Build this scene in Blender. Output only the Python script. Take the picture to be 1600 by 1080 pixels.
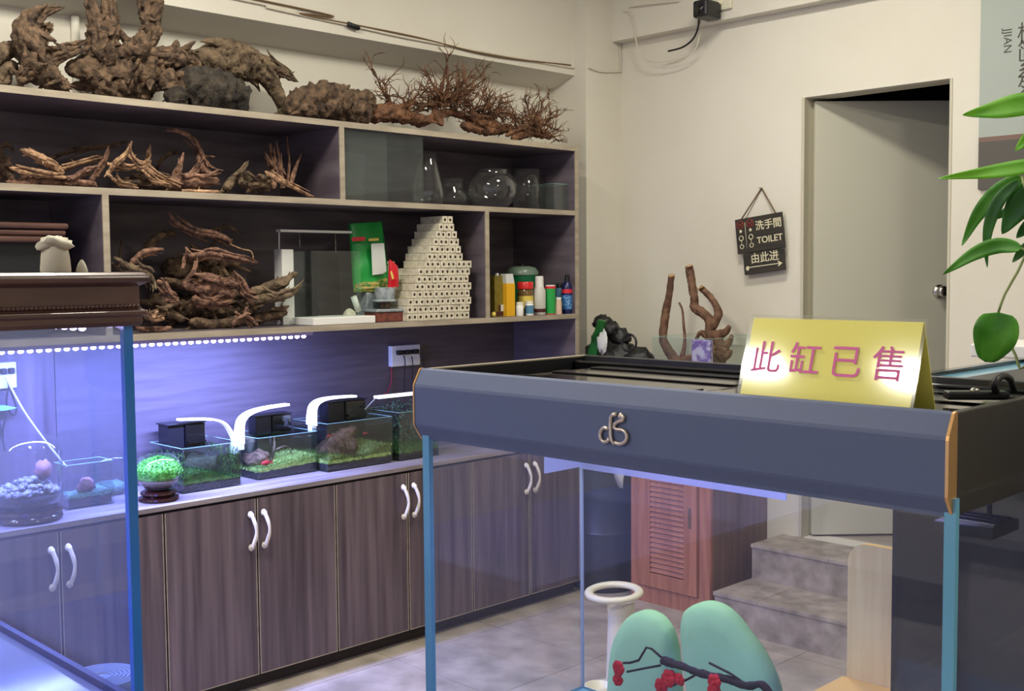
import bpy, bmesh, math, random
from mathutils import Vector, Matrix, noise

for _o in list(bpy.data.objects):
    bpy.data.objects.remove(_o, do_unlink=True)
scene = bpy.context.scene
COL = scene.collection

# ------------------------------------------------------------------ camera
FPX, CW, CH = 1763.8, 1600, 1080
YAW, PITCH, ROLL = math.radians(45.393), math.radians(3.660), math.radians(0.507)
EYE = Vector((0, 0, 1.66))
_f = Vector((-math.sin(YAW) * math.cos(PITCH), math.cos(YAW) * math.cos(PITCH), -math.sin(PITCH)))
_r = Vector((math.cos(YAW), math.sin(YAW), 0))
_d = _f.cross(_r)
CR = math.cos(ROLL) * _r + math.sin(ROLL) * _d
CD = -math.sin(ROLL) * _r + math.cos(ROLL) * _d
CF = _f
cam_data = bpy.data.cameras.new('camera')
cam_data.sensor_width = 36
cam_data.lens = 36 * FPX / CW
cam_data.clip_start = 0.05
cam = bpy.data.objects.new('camera', cam_data)
COL.objects.link(cam)
m = Matrix.Identity(4)
for i in range(3):
    m[i][0] = CR[i]; m[i][1] = -CD[i]; m[i][2] = -CF[i]; m[i][3] = EYE[i]
cam.matrix_world = m
scene.camera = cam

def on(ax, val, px, py):
    """point of the place seen at photo position px,py on the plane ax=val"""
    d = CR * ((px - 800) / FPX) + CD * ((py - 540) / FPX) + CF
    i = 'XYZ'.index(ax)
    return EYE + d * ((val - EYE[i]) / d[i])
def ppm(p):
    """metres per photo pixel at point p"""
    return (Vector(p) - EYE).dot(CF) / FPX

# ------------------------------------------------------------------ world, lights, exposure
world = bpy.data.worlds.new('world'); scene.world = world
world.use_nodes = True
world.node_tree.nodes['Background'].inputs[0].default_value = (0.72, 0.76, 1.0, 1)
world.node_tree.nodes['Background'].inputs[1].default_value = 1.05
vs = scene.view_settings
vs.view_transform = 'Standard'; vs.look = 'None'; vs.gamma = 1.0; vs.use_curve_mapping = False
vs.exposure = 0.0
scene.cycles.transparent_max_bounces = 40
scene.cycles.max_bounces = 12
scene.cycles.sample_clamp_indirect = 6.0
CEIL = 3.5
LAMPS = [(-2.45, 3.6, 29, 1), (-2.75, 1.5, 56, 1), (0.6, 2.4, 40, 1), (-3.55, -1.66, 40, .5), (-2.62, -1.68, 40, .5)]
WARM = (1.0, 0.96, 0.83)
def area(name, loc, sx, sy, power, color, parent=None, rot=(0, 0, 0), spread=None):
    l = bpy.data.lights.new(name, 'AREA'); l.shape = 'RECTANGLE'
    l.size = sx; l.size_y = sy; l.energy = power; l.color = color
    if spread: l.spread = spread
    o = bpy.data.objects.new(name, l); COL.objects.link(o); o.rotation_euler = rot
    if parent:
        o.parent = parent; o.location = Vector(loc) - ORG[parent.name]
    else:
        o.location = loc
    return o

# ------------------------------------------------------------------ materials
def lin(c):
    c = c / 255
    return c / 12.92 if c <= 0.04045 else ((c + 0.055) / 1.055) ** 2.4
def RGB(r, g, b): return (lin(r), lin(g), lin(b), 1)
def new_mat(name):
    mt = bpy.data.materials.new(name); mt.use_nodes = True
    nt = mt.node_tree
    return mt, nt, nt.nodes['Principled BSDF']
def mat(name, col, rough=0.6, metal=0.0, col2=None, scale=8.0, stretch=(1, 1, 1), bump=0.0, bscale=None, detail=5, lo=0.35, hi=0.65, spec=0.5, emit=None, estr=1.0, coat=0.0):
    mt, nt, bs = new_mat(name)
    bs.inputs['Roughness'].default_value = rough
    bs.inputs['Metallic'].default_value = metal
    bs.inputs['Specular IOR Level'].default_value = spec
    bs.inputs['Base Color'].default_value = col
    if coat: bs.inputs['Coat Weight'].default_value = coat
    if emit:
        bs.inputs['Emission Color'].default_value = emit; bs.inputs['Emission Strength'].default_value = estr
    if col2 or bump:
        tc = nt.nodes.new('ShaderNodeNewGeometry')
        mp = nt.nodes.new('ShaderNodeMapping'); mp.inputs['Scale'].default_value = stretch
        nt.links.new(tc.outputs['Position'], mp.inputs['Vector'])
        nz = nt.nodes.new('ShaderNodeTexNoise'); nz.inputs['Scale'].default_value = scale; nz.inputs['Detail'].default_value = detail
        nt.links.new(mp.outputs['Vector'], nz.inputs['Vector'])
        if col2:
            cr = nt.nodes.new('ShaderNodeValToRGB')
            cr.color_ramp.elements[0].position = lo; cr.color_ramp.elements[0].color = col
            cr.color_ramp.elements[1].position = hi; cr.color_ramp.elements[1].color = col2
            nt.links.new(nz.outputs['Fac'], cr.inputs['Fac']); nt.links.new(cr.outputs['Color'], bs.inputs['Base Color'])
        if bump:
            nb = nz
            if bscale:
                nb = nt.nodes.new('ShaderNodeTexNoise'); nb.inputs['Scale'].default_value = bscale; nb.inputs['Detail'].default_value = 6
                nt.links.new(mp.outputs['Vector'], nb.inputs['Vector'])
            bp = nt.nodes.new('ShaderNodeBump'); bp.inputs['Strength'].default_value = bump; bp.inputs['Distance'].default_value = 0.01
            nt.links.new(nb.outputs['Fac'], bp.inputs['Height']); nt.links.new(bp.outputs['Normal'], bs.inputs['Normal'])
    return mt
def glass(name, tint=(0.96, 0.99, 0.98, 1), haze=0.0, hcol=(1, 1, 1, 1), ior=1.5, rough=0.0, power=5.0):
    """thin pane: clear with a fresnel reflection and a little diffuse share painting in a haze of light"""
    mt = bpy.data.materials.new(name); mt.use_nodes = True
    nt = mt.node_tree; nt.nodes.clear()
    out = nt.nodes.new('ShaderNodeOutputMaterial')
    tr = nt.nodes.new('ShaderNodeBsdfTransparent'); tr.inputs['Color'].default_value = tint
    gl = nt.nodes.new('ShaderNodeBsdfGlossy'); gl.inputs['Roughness'].default_value = rough
    lw = nt.nodes.new('ShaderNodeLayerWeight'); lw.inputs['Blend'].default_value = 0.5
    pw = nt.nodes.new('ShaderNodeMath'); pw.operation = 'POWER'; pw.inputs[1].default_value = power
    nt.links.new(lw.outputs['Facing'], pw.inputs[0])
    fr = nt.nodes.new('ShaderNodeMath'); fr.operation = 'MULTIPLY_ADD'
    f0 = ((ior - 1) / (ior + 1)) ** 2
    fr.inputs[1].default_value = (1 - f0) * .8; fr.inputs[2].default_value = f0
    nt.links.new(pw.outputs[0], fr.inputs[0])
    mx = nt.nodes.new('ShaderNodeMixShader')
    nt.links.new(fr.outputs[0], mx.inputs[0]); nt.links.new(tr.outputs[0], mx.inputs[1]); nt.links.new(gl.outputs[0], mx.inputs[2])
    last = mx
    if haze:
        df = nt.nodes.new('ShaderNodeBsdfDiffuse'); df.inputs['Color'].default_value = hcol
        tl = nt.nodes.new('ShaderNodeBsdfTranslucent'); tl.inputs['Color'].default_value = hcol
        ad = nt.nodes.new('ShaderNodeMixShader'); ad.inputs[0].default_value = 0.5
        nt.links.new(df.outputs[0], ad.inputs[1]); nt.links.new(tl.outputs[0], ad.inputs[2])
        m2 = nt.nodes.new('ShaderNodeMixShader'); m2.inputs[0].default_value = haze
        nt.links.new(mx.outputs[0], m2.inputs[1]); nt.links.new(ad.outputs[0], m2.inputs[2]); last = m2
    nt.links.new(last.outputs[0], out.inputs['Surface'])
    return mt

M = {}
M['wall'] = mat('wall_paint', RGB(222, 217, 204), 0.85, col2=RGB(216, 210, 195), scale=1.5, bump=0.06, bscale=60)
M['ceil'] = mat('ceiling_paint', RGB(225, 222, 212), 0.9)
M['grout'] = mat('grout', RGB(80, 76, 70), 0.9)
M['tile'] = mat('floor_tile', RGB(146, 136, 122), 0.32, col2=RGB(186, 174, 160), scale=7, detail=9, lo=0.32, hi=0.68)
M['step'] = mat('step_stone', RGB(130, 120, 106), 0.45, col2=RGB(182, 170, 156), scale=14, detail=9, lo=0.3, hi=0.7)
M['door'] = mat('door_paint', RGB(192, 189, 172), 0.5)
M['jamb'] = mat('jamb_paint', RGB(196, 190, 170), 0.55)
M['dark'] = mat('unlit_room_paint', RGB(38, 34, 30), 0.9)
GR_V = (26, 26, 1.1); GR_H = (1.6, 1.6, 24)
M['lam_v'] = mat('laminate_vertical', RGB(68, 56, 62), 0.5, col2=RGB(118, 102, 106), scale=1.0, stretch=GR_V, detail=7, lo=0.3, hi=0.72, bump=0.04)
M['lam_h'] = mat('laminate_horizontal', RGB(80, 71, 76), 0.6, col2=RGB(98, 88, 93), scale=1.0, stretch=(3, 3, 40), detail=7, lo=0.3, hi=0.72)
M['lam_in'] = mat('laminate_shelf', RGB(82, 72, 80), 0.55, col2=RGB(108, 97, 104), scale=1.0, stretch=(3, 3, 18), detail=6)
M['edge'] = mat('edge_band', RGB(172, 160, 140), 0.5, col2=RGB(150, 138, 120), scale=30, stretch=(1, .2, 1))
M['counter'] = mat('worktop', RGB(150, 140, 140), 0.35, col2=RGB(120, 110, 112), scale=3, stretch=(8, 1, 8))
M['plinth'] = mat('plinth', RGB(48, 40, 40), 0.6)
M['porcelain'] = mat('porcelain', RGB(225, 215, 195), 0.3)
M['glass'] = glass('clear_glass', haze=0.004)
M['glass_thin'] = glass('vase_glass', tint=(0.96, 0.97, 0.96, 1), haze=0.012, power=2.6)
M['glass_pane'] = glass('stored_pane', tint=(0.92, 0.94, 0.93, 1), haze=0.035, hcol=(0.8, 0.85, 0.82, 1))
M['glass_l'] = glass('big_tank_glass', tint=(0.91, 0.94, 1.0, 1), haze=0.03, hcol=(0.35, 0.45, 1, 1))  # blue tint and haze colour paint in the violet lamp haze
M['glass_r'] = glass('display_tank_glass', tint=(0.98, 0.985, 0.995, 1), haze=0.012, hcol=(0.8, 0.84, 1, 1))  # pale blue haze colour paints in the lilac veil of the tank lamp
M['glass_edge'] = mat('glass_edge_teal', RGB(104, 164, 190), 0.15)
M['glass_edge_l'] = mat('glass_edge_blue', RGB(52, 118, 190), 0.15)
M['water'] = glass('water', tint=(0.86, 0.93, 0.90, 1), ior=1.33)
M['black'] = mat('black_plastic', RGB(26, 26, 30), 0.35)
M['blackgloss'] = mat('black_gloss', RGB(14, 14, 16), 0.12, coat=0.3)
M['blackrough'] = mat('black_bag', RGB(24, 24, 26), 0.45, bump=0.6, bscale=40)
M['white'] = mat('white_plastic', RGB(228, 226, 220), 0.4)
M['lampwhite'] = mat('lamp_lit', RGB(240, 240, 240), 0.4, emit=(0.93, 0.95, 1, 1), estr=1.6)
M['lampwhite2'] = mat('lamp_arm_white', RGB(235, 230, 225), 0.4, emit=(0.95, 0.9, 1, 1), estr=0.35)
M['led'] = mat('led_bead', RGB(255, 255, 255), 0.4, emit=(0.62, 0.50, 1, 1), estr=9)
M['ledstrip'] = mat('led_tape', RGB(190, 180, 230), 0.5)
M['diff'] = mat('light_diffuser', RGB(255, 255, 255), 0.4, emit=(1, 0.95, 0.82, 1), estr=12)
M['crown'] = mat('crown_wood', RGB(72, 46, 40), 0.35, col2=RGB(92, 62, 54), scale=4, stretch=(6, 1, 6), coat=0.2)
M['hood'] = mat('hood_paint', RGB(84, 93, 120), 0.6, bump=0.03, bscale=200)
M['hoodside'] = mat('hood_side', RGB(42, 38, 34), 0.45)
M['gold'] = mat('gold_trim', RGB(214, 168, 110), 0.3, metal=0.8)
M['brass'] = mat('emblem_metal', RGB(205, 190, 172), 0.3, metal=0.7)
M['yellow'] = mat('yellow_card', RGB(250, 240, 116), 0.6, col2=RGB(246, 235, 110), scale=6)
M['sand'] = mat('pale_sand', RGB(92, 82, 80), 0.9)
M['rim'] = mat('glass_rim', RGB(150, 196, 188), 0.2)
M['edge_pale'] = mat('glass_edge_pale', RGB(176, 192, 216), 0.2)
M['water_g'] = glass('green_water', tint=(0.66, 0.80, 0.70, 1), ior=1.33)
M['water_d'] = glass('tea_water', tint=(0.55, 0.56, 0.52, 1), ior=1.33)
M['magenta'] = mat('magenta_ink', RGB(206, 84, 146), 0.5)
M['acrylic'] = glass('acrylic', tint=(0.98, 0.98, 0.96, 1), haze=0.02, ior=1.4, rough=0.075)
M['wood_dk'] = mat('driftwood_dark', RGB(50, 38, 30), 0.9, col2=RGB(130, 104, 80), scale=34, detail=12, bump=1.0, bscale=70, lo=0.32, hi=0.72)
M['wood_gr'] = mat('driftwood_grey', RGB(62, 50, 38), 0.9, col2=RGB(144, 122, 96), scale=30, detail=12, bump=1.0, bscale=70, lo=0.3, hi=0.74)
M['wood_rd'] = mat('driftwood_red', RGB(66, 44, 36), 0.88, col2=RGB(168, 126, 102), scale=36, detail=12, bump=1.0, bscale=80, lo=0.3, hi=0.72)
M['wood_lt'] = mat('driftwood_pale', RGB(96, 68, 50), 0.85, col2=RGB(206, 164, 126), scale=40, detail=12, bump=1.0, bscale=80, lo=0.3, hi=0.7)
M['bark'] = mat('bark_black', RGB(30, 26, 22), 0.9, col2=RGB(84, 74, 62), scale=26, detail=9, bump=1.0, bscale=50, lo=0.35, hi=0.75)
M['root'] = mat('root_brown', RGB(70, 44, 30), 0.85, col2=RGB(132, 92, 64), scale=20, detail=6)
M['branch'] = mat('branch_bark', RGB(86, 58, 42), 0.75, col2=RGB(128, 94, 70), scale=24, detail=7, bump=0.5, bscale=60)
M['cut'] = mat('cut_wood', RGB(206, 170, 118), 0.7, col2=RGB(180, 138, 90), scale=40)
M['ceramic'] = mat('ceramic_block', RGB(222, 214, 192), 0.8, col2=RGB(196, 186, 162), scale=60, bump=0.3, bscale=120)
M['hole'] = mat('block_hole', RGB(60, 48, 38), 0.9)
M['pine'] = mat('pine_red', RGB(158, 98, 72), 0.45, col2=RGB(184, 120, 90), scale=2, stretch=(20, 20, 1.5), detail=5)
M['ply'] = mat('cabinet_side', RGB(122, 92, 60), 0.5, col2=RGB(100, 74, 48), scale=2, stretch=(20, 20, 1.5), detail=5)
M['mint'] = mat('mint_fabric', RGB(156, 214, 172), 0.75, bump=0.08, bscale=250)
M['beech'] = mat('beech_wood', RGB(234, 216, 188), 0.45, col2=RGB(220, 198, 166), scale=2, stretch=(25, 25, 1.2), detail=5)
M['beech_e'] = mat('beech_edge', RGB(228, 188, 120), 0.45)
M['barrel'] = mat('barrel_plastic', RGB(32, 38, 48), 0.4)
M['cream'] = mat('cream_plastic', RGB(226, 220, 196), 0.35)
M['leaf_a'] = mat('leaf_bright', RGB(120, 190, 30), 0.4, col2=RGB(96, 172, 26), scale=14)
M['leaf_b'] = mat('leaf_mid', RGB(62, 130, 28), 0.4, col2=RGB(88, 156, 40), scale=14)
M['leaf_c'] = mat('leaf_deep', RGB(34, 86, 22), 0.4, col2=RGB(50, 110, 28), scale=14)
M['stem'] = mat('plant_stem', RGB(150, 160, 100), 0.5)
M['red'] = mat('red_petal', RGB(196, 26, 34), 0.6)
M['twig'] = mat('dark_twig', RGB(46, 40, 38), 0.8, bump=0.4, bscale=90)
M['rope'] = mat('rope', RGB(110, 86, 60), 0.9)
M['signwood'] = mat('sign_board', RGB(40, 38, 34), 0.6, col2=RGB(56, 50, 42), scale=3, stretch=(1, 1, 12))
M['signedge'] = mat('sign_edge', RGB(92, 70, 48), 0.7)
M['ink_cream'] = mat('cream_ink', RGB(220, 212, 180), 0.6)
M['ink_red'] = mat('red_ink', RGB(150, 52, 44), 0.6)
M['ink_dark'] = mat('dark_ink', RGB(62, 58, 50), 0.6)
M['poster'] = mat('poster_grey', RGB(164, 172, 164), 0.6)
M['poster_b'] = mat('poster_band', RGB(120, 92, 84), 0.6)
M['poster_d'] = mat('poster_dark', RGB(84, 80, 74), 0.6)
M['steel'] = mat('steel', RGB(190, 186, 176), 0.2, metal=1.0)
M['cable_w'] = mat('cable_white', RGB(214, 206, 188), 0.5)
M['cable_b'] = mat('cable_black', RGB(20, 20, 22), 0.5)
M['cable_r'] = mat('cable_red', RGB(170, 34, 56), 0.5)
M['soil'] = mat('dark_soil', RGB(17, 15, 14), 0.95, col2=RGB(34, 29, 26), scale=60, bump=0.8, bscale=120)
M['lawn'] = mat('lawn_green', RGB(112, 138, 58), 0.8, col2=RGB(172, 192, 104), scale=60, bump=0.8, bscale=150)
M['lawn_d'] = mat('moss_green', RGB(40, 74, 30), 0.8, col2=RGB(84, 124, 50), scale=60, bump=0.8, bscale=150)
M['fern'] = mat('bowl_plant', RGB(52, 140, 40), 0.7, col2=RGB(120, 214, 84), scale=80, bump=0.8, bscale=150)
M['teal_g'] = mat('teal_gravel', RGB(60, 104, 90), 0.8, col2=RGB(120, 160, 140), scale=90, bump=0.8, bscale=150)
M['gravel'] = mat('grey_gravel', RGB(92, 92, 100), 0.85, col2=RGB(160, 160, 168), scale=60, bump=0.9, bscale=90)
M['pink'] = mat('pink_stone', RGB(150, 106, 104), 0.8, col2=RGB(120, 84, 86), scale=30, bump=0.5)
M['rosewood'] = mat('rosewood_base', RGB(44, 20, 18), 0.2, coat=0.4)
M['film'] = mat('black_film', RGB(10, 11, 16), 0.6, spec=0.2)
M['pale'] = mat('tank_floor_white', RGB(140, 150, 166), 0.1)
M['framep'] = mat('tank_frame', RGB(60, 60, 84), 0.3)
M['bluepl'] = mat('blue_grey_plastic', RGB(120, 132, 160), 0.4)
M['bag_g'] = mat('bag_green', RGB(22, 140, 58), 0.35, col2=RGB(40, 156, 70), scale=12, bump=0.3, bscale=12)
M['bag_l'] = mat('bag_leaf_print', RGB(160, 140, 70), 0.5, col2=RGB(60, 120, 50), scale=60, lo=.45, hi=.55)
M['bag_r'] = mat('bag_red', RGB(200, 26, 40), 0.3, bump=0.3, bscale=30)
M['paper'] = mat('white_label', RGB(206, 208, 204), 0.6)
M['stone'] = mat('grey_stone', RGB(120, 128, 134), 0.85, col2=RGB(160, 166, 168), scale=50, bump=0.4)
M['brick'] = mat('brick_red', RGB(126, 66, 50), 0.9, col2=RGB(96, 52, 42), scale=40, bump=0.4)
M['olive'] = mat('olive_box', RGB(128, 112, 36), 0.5, col2=RGB(110, 96, 30), scale=40)
M['amber'] = mat('amber_box', RGB(226, 170, 30), 0.45)
M['maroon'] = mat('maroon_print', RGB(74, 28, 30), 0.5)
M['greenpl'] = mat('green_tub', RGB(14, 96, 58), 0.35)
M['greenlid'] = mat('tub_lid', RGB(110, 128, 112), 0.3)
M['redlid'] = mat('red_lid', RGB(206, 36, 34), 0.35)
M['greencan'] = mat('green_can', RGB(36, 156, 70), 0.4)
M['navy'] = mat('navy_bottle', RGB(24, 28, 78), 0.25)
M['bluelab'] = mat('blue_label', RGB(52, 104, 170), 0.4, col2=RGB(120, 170, 206), scale=80, lo=.5, hi=.6)
M['bluejar'] = mat('blue_jar', RGB(80, 128, 156), 0.4)
M['amberjar'] = mat('amber_glass_jar', RGB(110, 84, 48), 0.15)
M['yellowlab'] = mat('yellow_label', RGB(222, 198, 90), 0.5)
M['redlab'] = mat('red_label', RGB(214, 40, 56), 0.5)
M['cloudy'] = mat('cloudy_plastic', RGB(196, 192, 184), 0.3)
M['peach'] = mat('peach_bottle', RGB(206, 176, 152), 0.4)
M['purple'] = mat('purple_pack', RGB(124, 100, 168), 0.35, col2=RGB(196, 186, 220), scale=30, lo=.45, hi=.6)
M['plug'] = mat('plug_green', RGB(120, 210, 190), 0.5)
M['foliage_dk'] = mat('water_plant', RGB(30, 50, 34), 0.8, col2=RGB(60, 86, 60), scale=40)
M['foam'] = mat('foam_white', RGB(188, 182, 164), 0.7)

# ------------------------------------------------------------------ mesh helpers
class MB:
    def __init__(s): s.v = []; s.f = []; s.sm = []
    def add(s, vs, fs, smooth=False):
        b = len(s.v); s.v += [Vector(p) for p in vs]
        for f in fs: s.f.append([b + i for i in f]); s.sm.append(smooth)
        return s
    def box(s, x0, x1, y0, y1, z0, z1):
        return s.add([(x0, y0, z0), (x1, y0, z0), (x1, y1, z0), (x0, y1, z0), (x0, y0, z1), (x1, y0, z1), (x1, y1, z1), (x0, y1, z1)],
                     [(0, 3, 2, 1), (4, 5, 6, 7), (0, 1, 5, 4), (1, 2, 6, 5), (2, 3, 7, 6), (3, 0, 4, 7)])
    def obox(s, c, sx, sy, sz, rot=None):
        R = rot or Matrix.Identity(3); c = Vector(c)
        q = [c + R @ Vector((a * sx / 2, b * sy / 2, d * sz / 2)) for d in (-1, 1) for a, b in ((-1, -1), (1, -1), (1, 1), (-1, 1))]
        return s.add(q, [(0, 3, 2, 1), (4, 5, 6, 7), (0, 1, 5, 4), (1, 2, 6, 5), (2, 3, 7, 6), (3, 0, 4, 7)])
    def prism(s, poly, a0, a1, fn, smooth=False):
        """poly: 2D points; fn(u, v, a) -> point"""
        n = len(poly)
        q = [fn(u, v, a0) for u, v in poly] + [fn(u, v, a1) for u, v in poly]
        s.add(q, [tuple(range(n - 1, -1, -1)), tuple(range(n, 2 * n))])
        return s.add(q, [(i, (i + 1) % n, n + (i + 1) % n, n + i) for i in range(n)], smooth)
    def lathe(s, prof, c, n=24, closed=False, smooth=True):
        c = Vector(c); vs = []; fs = []
        for r, z in prof:
            for k in range(n):
                a = 2 * math.pi * k / n; vs.append(c + Vector((r * math.cos(a), r * math.sin(a), z)))
        for j in range(len(prof) - 1):
            for k in range(n):
                fs.append((j * n + k, j * n + (k + 1) % n, (j + 1) * n + (k + 1) % n, (j + 1) * n + k))
        s.add(vs, fs, smooth)
        b = len(s.v) - len(vs)
        if closed:
            s.f.append([b + k for k in range(n - 1, -1, -1)]); s.sm.append(False)
            e = b + (len(prof) - 1) * n
            s.f.append([e + k for k in range(n)]); s.sm.append(False)
        return s
    def tube(s, pts, rad, n=8, cap=True, smooth=True, flat=None):
        pts = [Vector(p) for p in pts]
        if not hasattr(rad, '__len__'): rad = [rad] * len(pts)
        t = (pts[1] - pts[0]).normalized()
        u = t.orthogonal().normalized(); vs = []; fs = []
        for i, p in enumerate(pts):
            a = pts[max(0, i - 1)]; b = pts[min(len(pts) - 1, i + 1)]
            t = (b - a).normalized() if (b - a).length > 1e-9 else t
            u = (u - t * u.dot(t)); u = u.normalized() if u.length > 1e-6 else t.orthogonal().normalized()
            w = t.cross(u)
            for k in range(n):
                an = 2 * math.pi * k / n; vs.append(p + (u * math.cos(an) + w * math.sin(an)) * rad[i])
        for j in range(len(pts) - 1):
            for k in range(n): fs.append((j * n + k, j * n + (k + 1) % n, (j + 1) * n + (k + 1) % n, (j + 1) * n + k))
        if cap: fs += [tuple(range(n - 1, -1, -1)), tuple(range((len(pts) - 1) * n, len(pts) * n))]
        return s.add(vs, fs, smooth)
    def torus(s, c, R, r, ax=Vector((0, 0, 1)), n=28, k=10, sx=1.0):
        ax = Vector(ax).normalized(); u = ax.orthogonal().normalized(); w = ax.cross(u); vs = []; fs = []
        for i in range(n):
            a = 2 * math.pi * i / n; d = u * math.cos(a) + w * math.sin(a)
            for j in range(k):
                b = 2 * math.pi * j / k; vs.append(Vector(c) + d * (R + r * math.cos(b)) + ax * (r * sx * math.sin(b)))
        for i in range(n):
            for j in range(k): fs.append((i * k + j, ((i + 1) % n) * k + j, ((i + 1) % n) * k + (j + 1) % k, i * k + (j + 1) % k))
        return s.add(vs, fs, True)
    def blob(s, c, rx, ry, rz, n=16, mlat=10, amp=0.0, freq=10.0, seed=0, smooth=True):
        c = Vector(c); vs = []; fs = []
        for j in range(mlat + 1):
            th = math.pi * j / mlat
            for k in range(n):
                a = 2 * math.pi * k / n
                d = Vector((math.sin(th) * math.cos(a), math.sin(th) * math.sin(a), math.cos(th)))
                e = 1 + amp * noise.fractal(d * freq * 0.2 + Vector((seed * 7.1, seed * 3.3, 0)), 1.0, 2.0, 4)
                vs.append(c + Vector((d.x * rx, d.y * ry, d.z * rz)) * e)
        for j in range(mlat):
            for k in range(n): fs.append((j * n + k, (j + 1) * n + k, (j + 1) * n + (k + 1) % n, j * n + (k + 1) % n))
        return s.add(vs, fs, smooth)
    def xf(s, mtx):
        s.v = [mtx @ p for p in s.v]; return s

ORG = {}
def _link(o, parent, org):
    COL.objects.link(o)
    ORG[o.name] = Vector(org)
    if parent:
        o.parent = parent; o.location = Vector(org) - ORG[parent.name]
    else:
        o.location = org
    return o
def obj(name, mb, material, parent=None, bevel=0.0, seg=2, solid=0.0):
    lo = Vector([min(p[i] for p in mb.v) for i in range(3)]); hi = Vector([max(p[i] for p in mb.v) for i in range(3)])
    org = Vector(((lo.x + hi.x) / 2, (lo.y + hi.y) / 2, lo.z))
    me = bpy.data.meshes.new(name)
    me.from_pydata([p - org for p in mb.v], [], mb.f)
    me.validate()
    bm = bmesh.new(); bm.from_mesh(me)
    bmesh.ops.remove_doubles(bm, verts=bm.verts, dist=1e-6)
    bmesh.ops.recalc_face_normals(bm, faces=bm.faces)
    bm.to_mesh(me); bm.free()
    if any(mb.sm):
        allsm = all(mb.sm)
        me.polygons.foreach_set('use_smooth', [True] * len(me.polygons))
        if not allsm: me.set_sharp_from_angle(angle=math.radians(40))
    me.materials.append(M[material] if isinstance(material, str) else material)
    o = bpy.data.objects.new(name, me)
    if bevel:
        b = o.modifiers.new('bevel', 'BEVEL'); b.width = bevel; b.segments = seg; b.limit_method = 'ANGLE'
    if solid:
        b = o.modifiers.new('solid', 'SOLIDIFY'); b.thickness = solid
    return _link(o, parent, org)
def tag(o, label=None, cat=None, group=None, kind=None):
    if label: o['label'] = label
    if cat: o['category'] = cat
    if group: o['group'] = group
    if kind: o['kind'] = kind
    return o
def thing(name, label, cat, loc, group=None):
    o = bpy.data.objects.new(name, None); o.empty_display_size = 0.05
    _link(o, None, loc)
    return tag(o, label, cat, group)
def struct(name, mb, material, parent=None, label=None, **k):
    o = obj(name, mb, material, parent, **k)
    if not parent: o['kind'] = 'structure'
    if label: o['label'] = label
    return o
def B(x0, x1, y0, y1, z0, z1): return MB().box(min(x0, x1), max(x0, x1), min(y0, y1), max(y0, y1), min(z0, z1), max(z0, z1))
def cr_spline(pts, step):
    """Catmull-Rom through (x,y,z,r) tuples"""
    P = [Vector(p) for p in pts]; out = []
    for i in range(len(P) - 1):
        p0 = P[max(0, i - 1)]; p1 = P[i]; p2 = P[i + 1]; p3 = P[min(len(P) - 1, i + 2)]
        n = max(2, int((p2.to_3d() - p1.to_3d()).length / step))
        for k in range(n):
            t = k / n
            out.append(0.5 * ((2 * p1) + (p2 - p0) * t + (2 * p0 - 5 * p1 + 4 * p2 - p3) * t * t + (3 * p1 - p0 - 3 * p2 + p3) * t ** 3))
    out.append(P[-1])
    return out
def sm_tube(mb, pts, r, n=8, step=0.01, cap=True):
    q = cr_spline([(*p, r if not isinstance(r, (list, tuple)) else r[i]) for i, p in enumerate(pts)], step)
    mb.tube([p.to_3d() for p in q], [max(1e-4, p[3]) for p in q], n, cap)
    return mb
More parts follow.
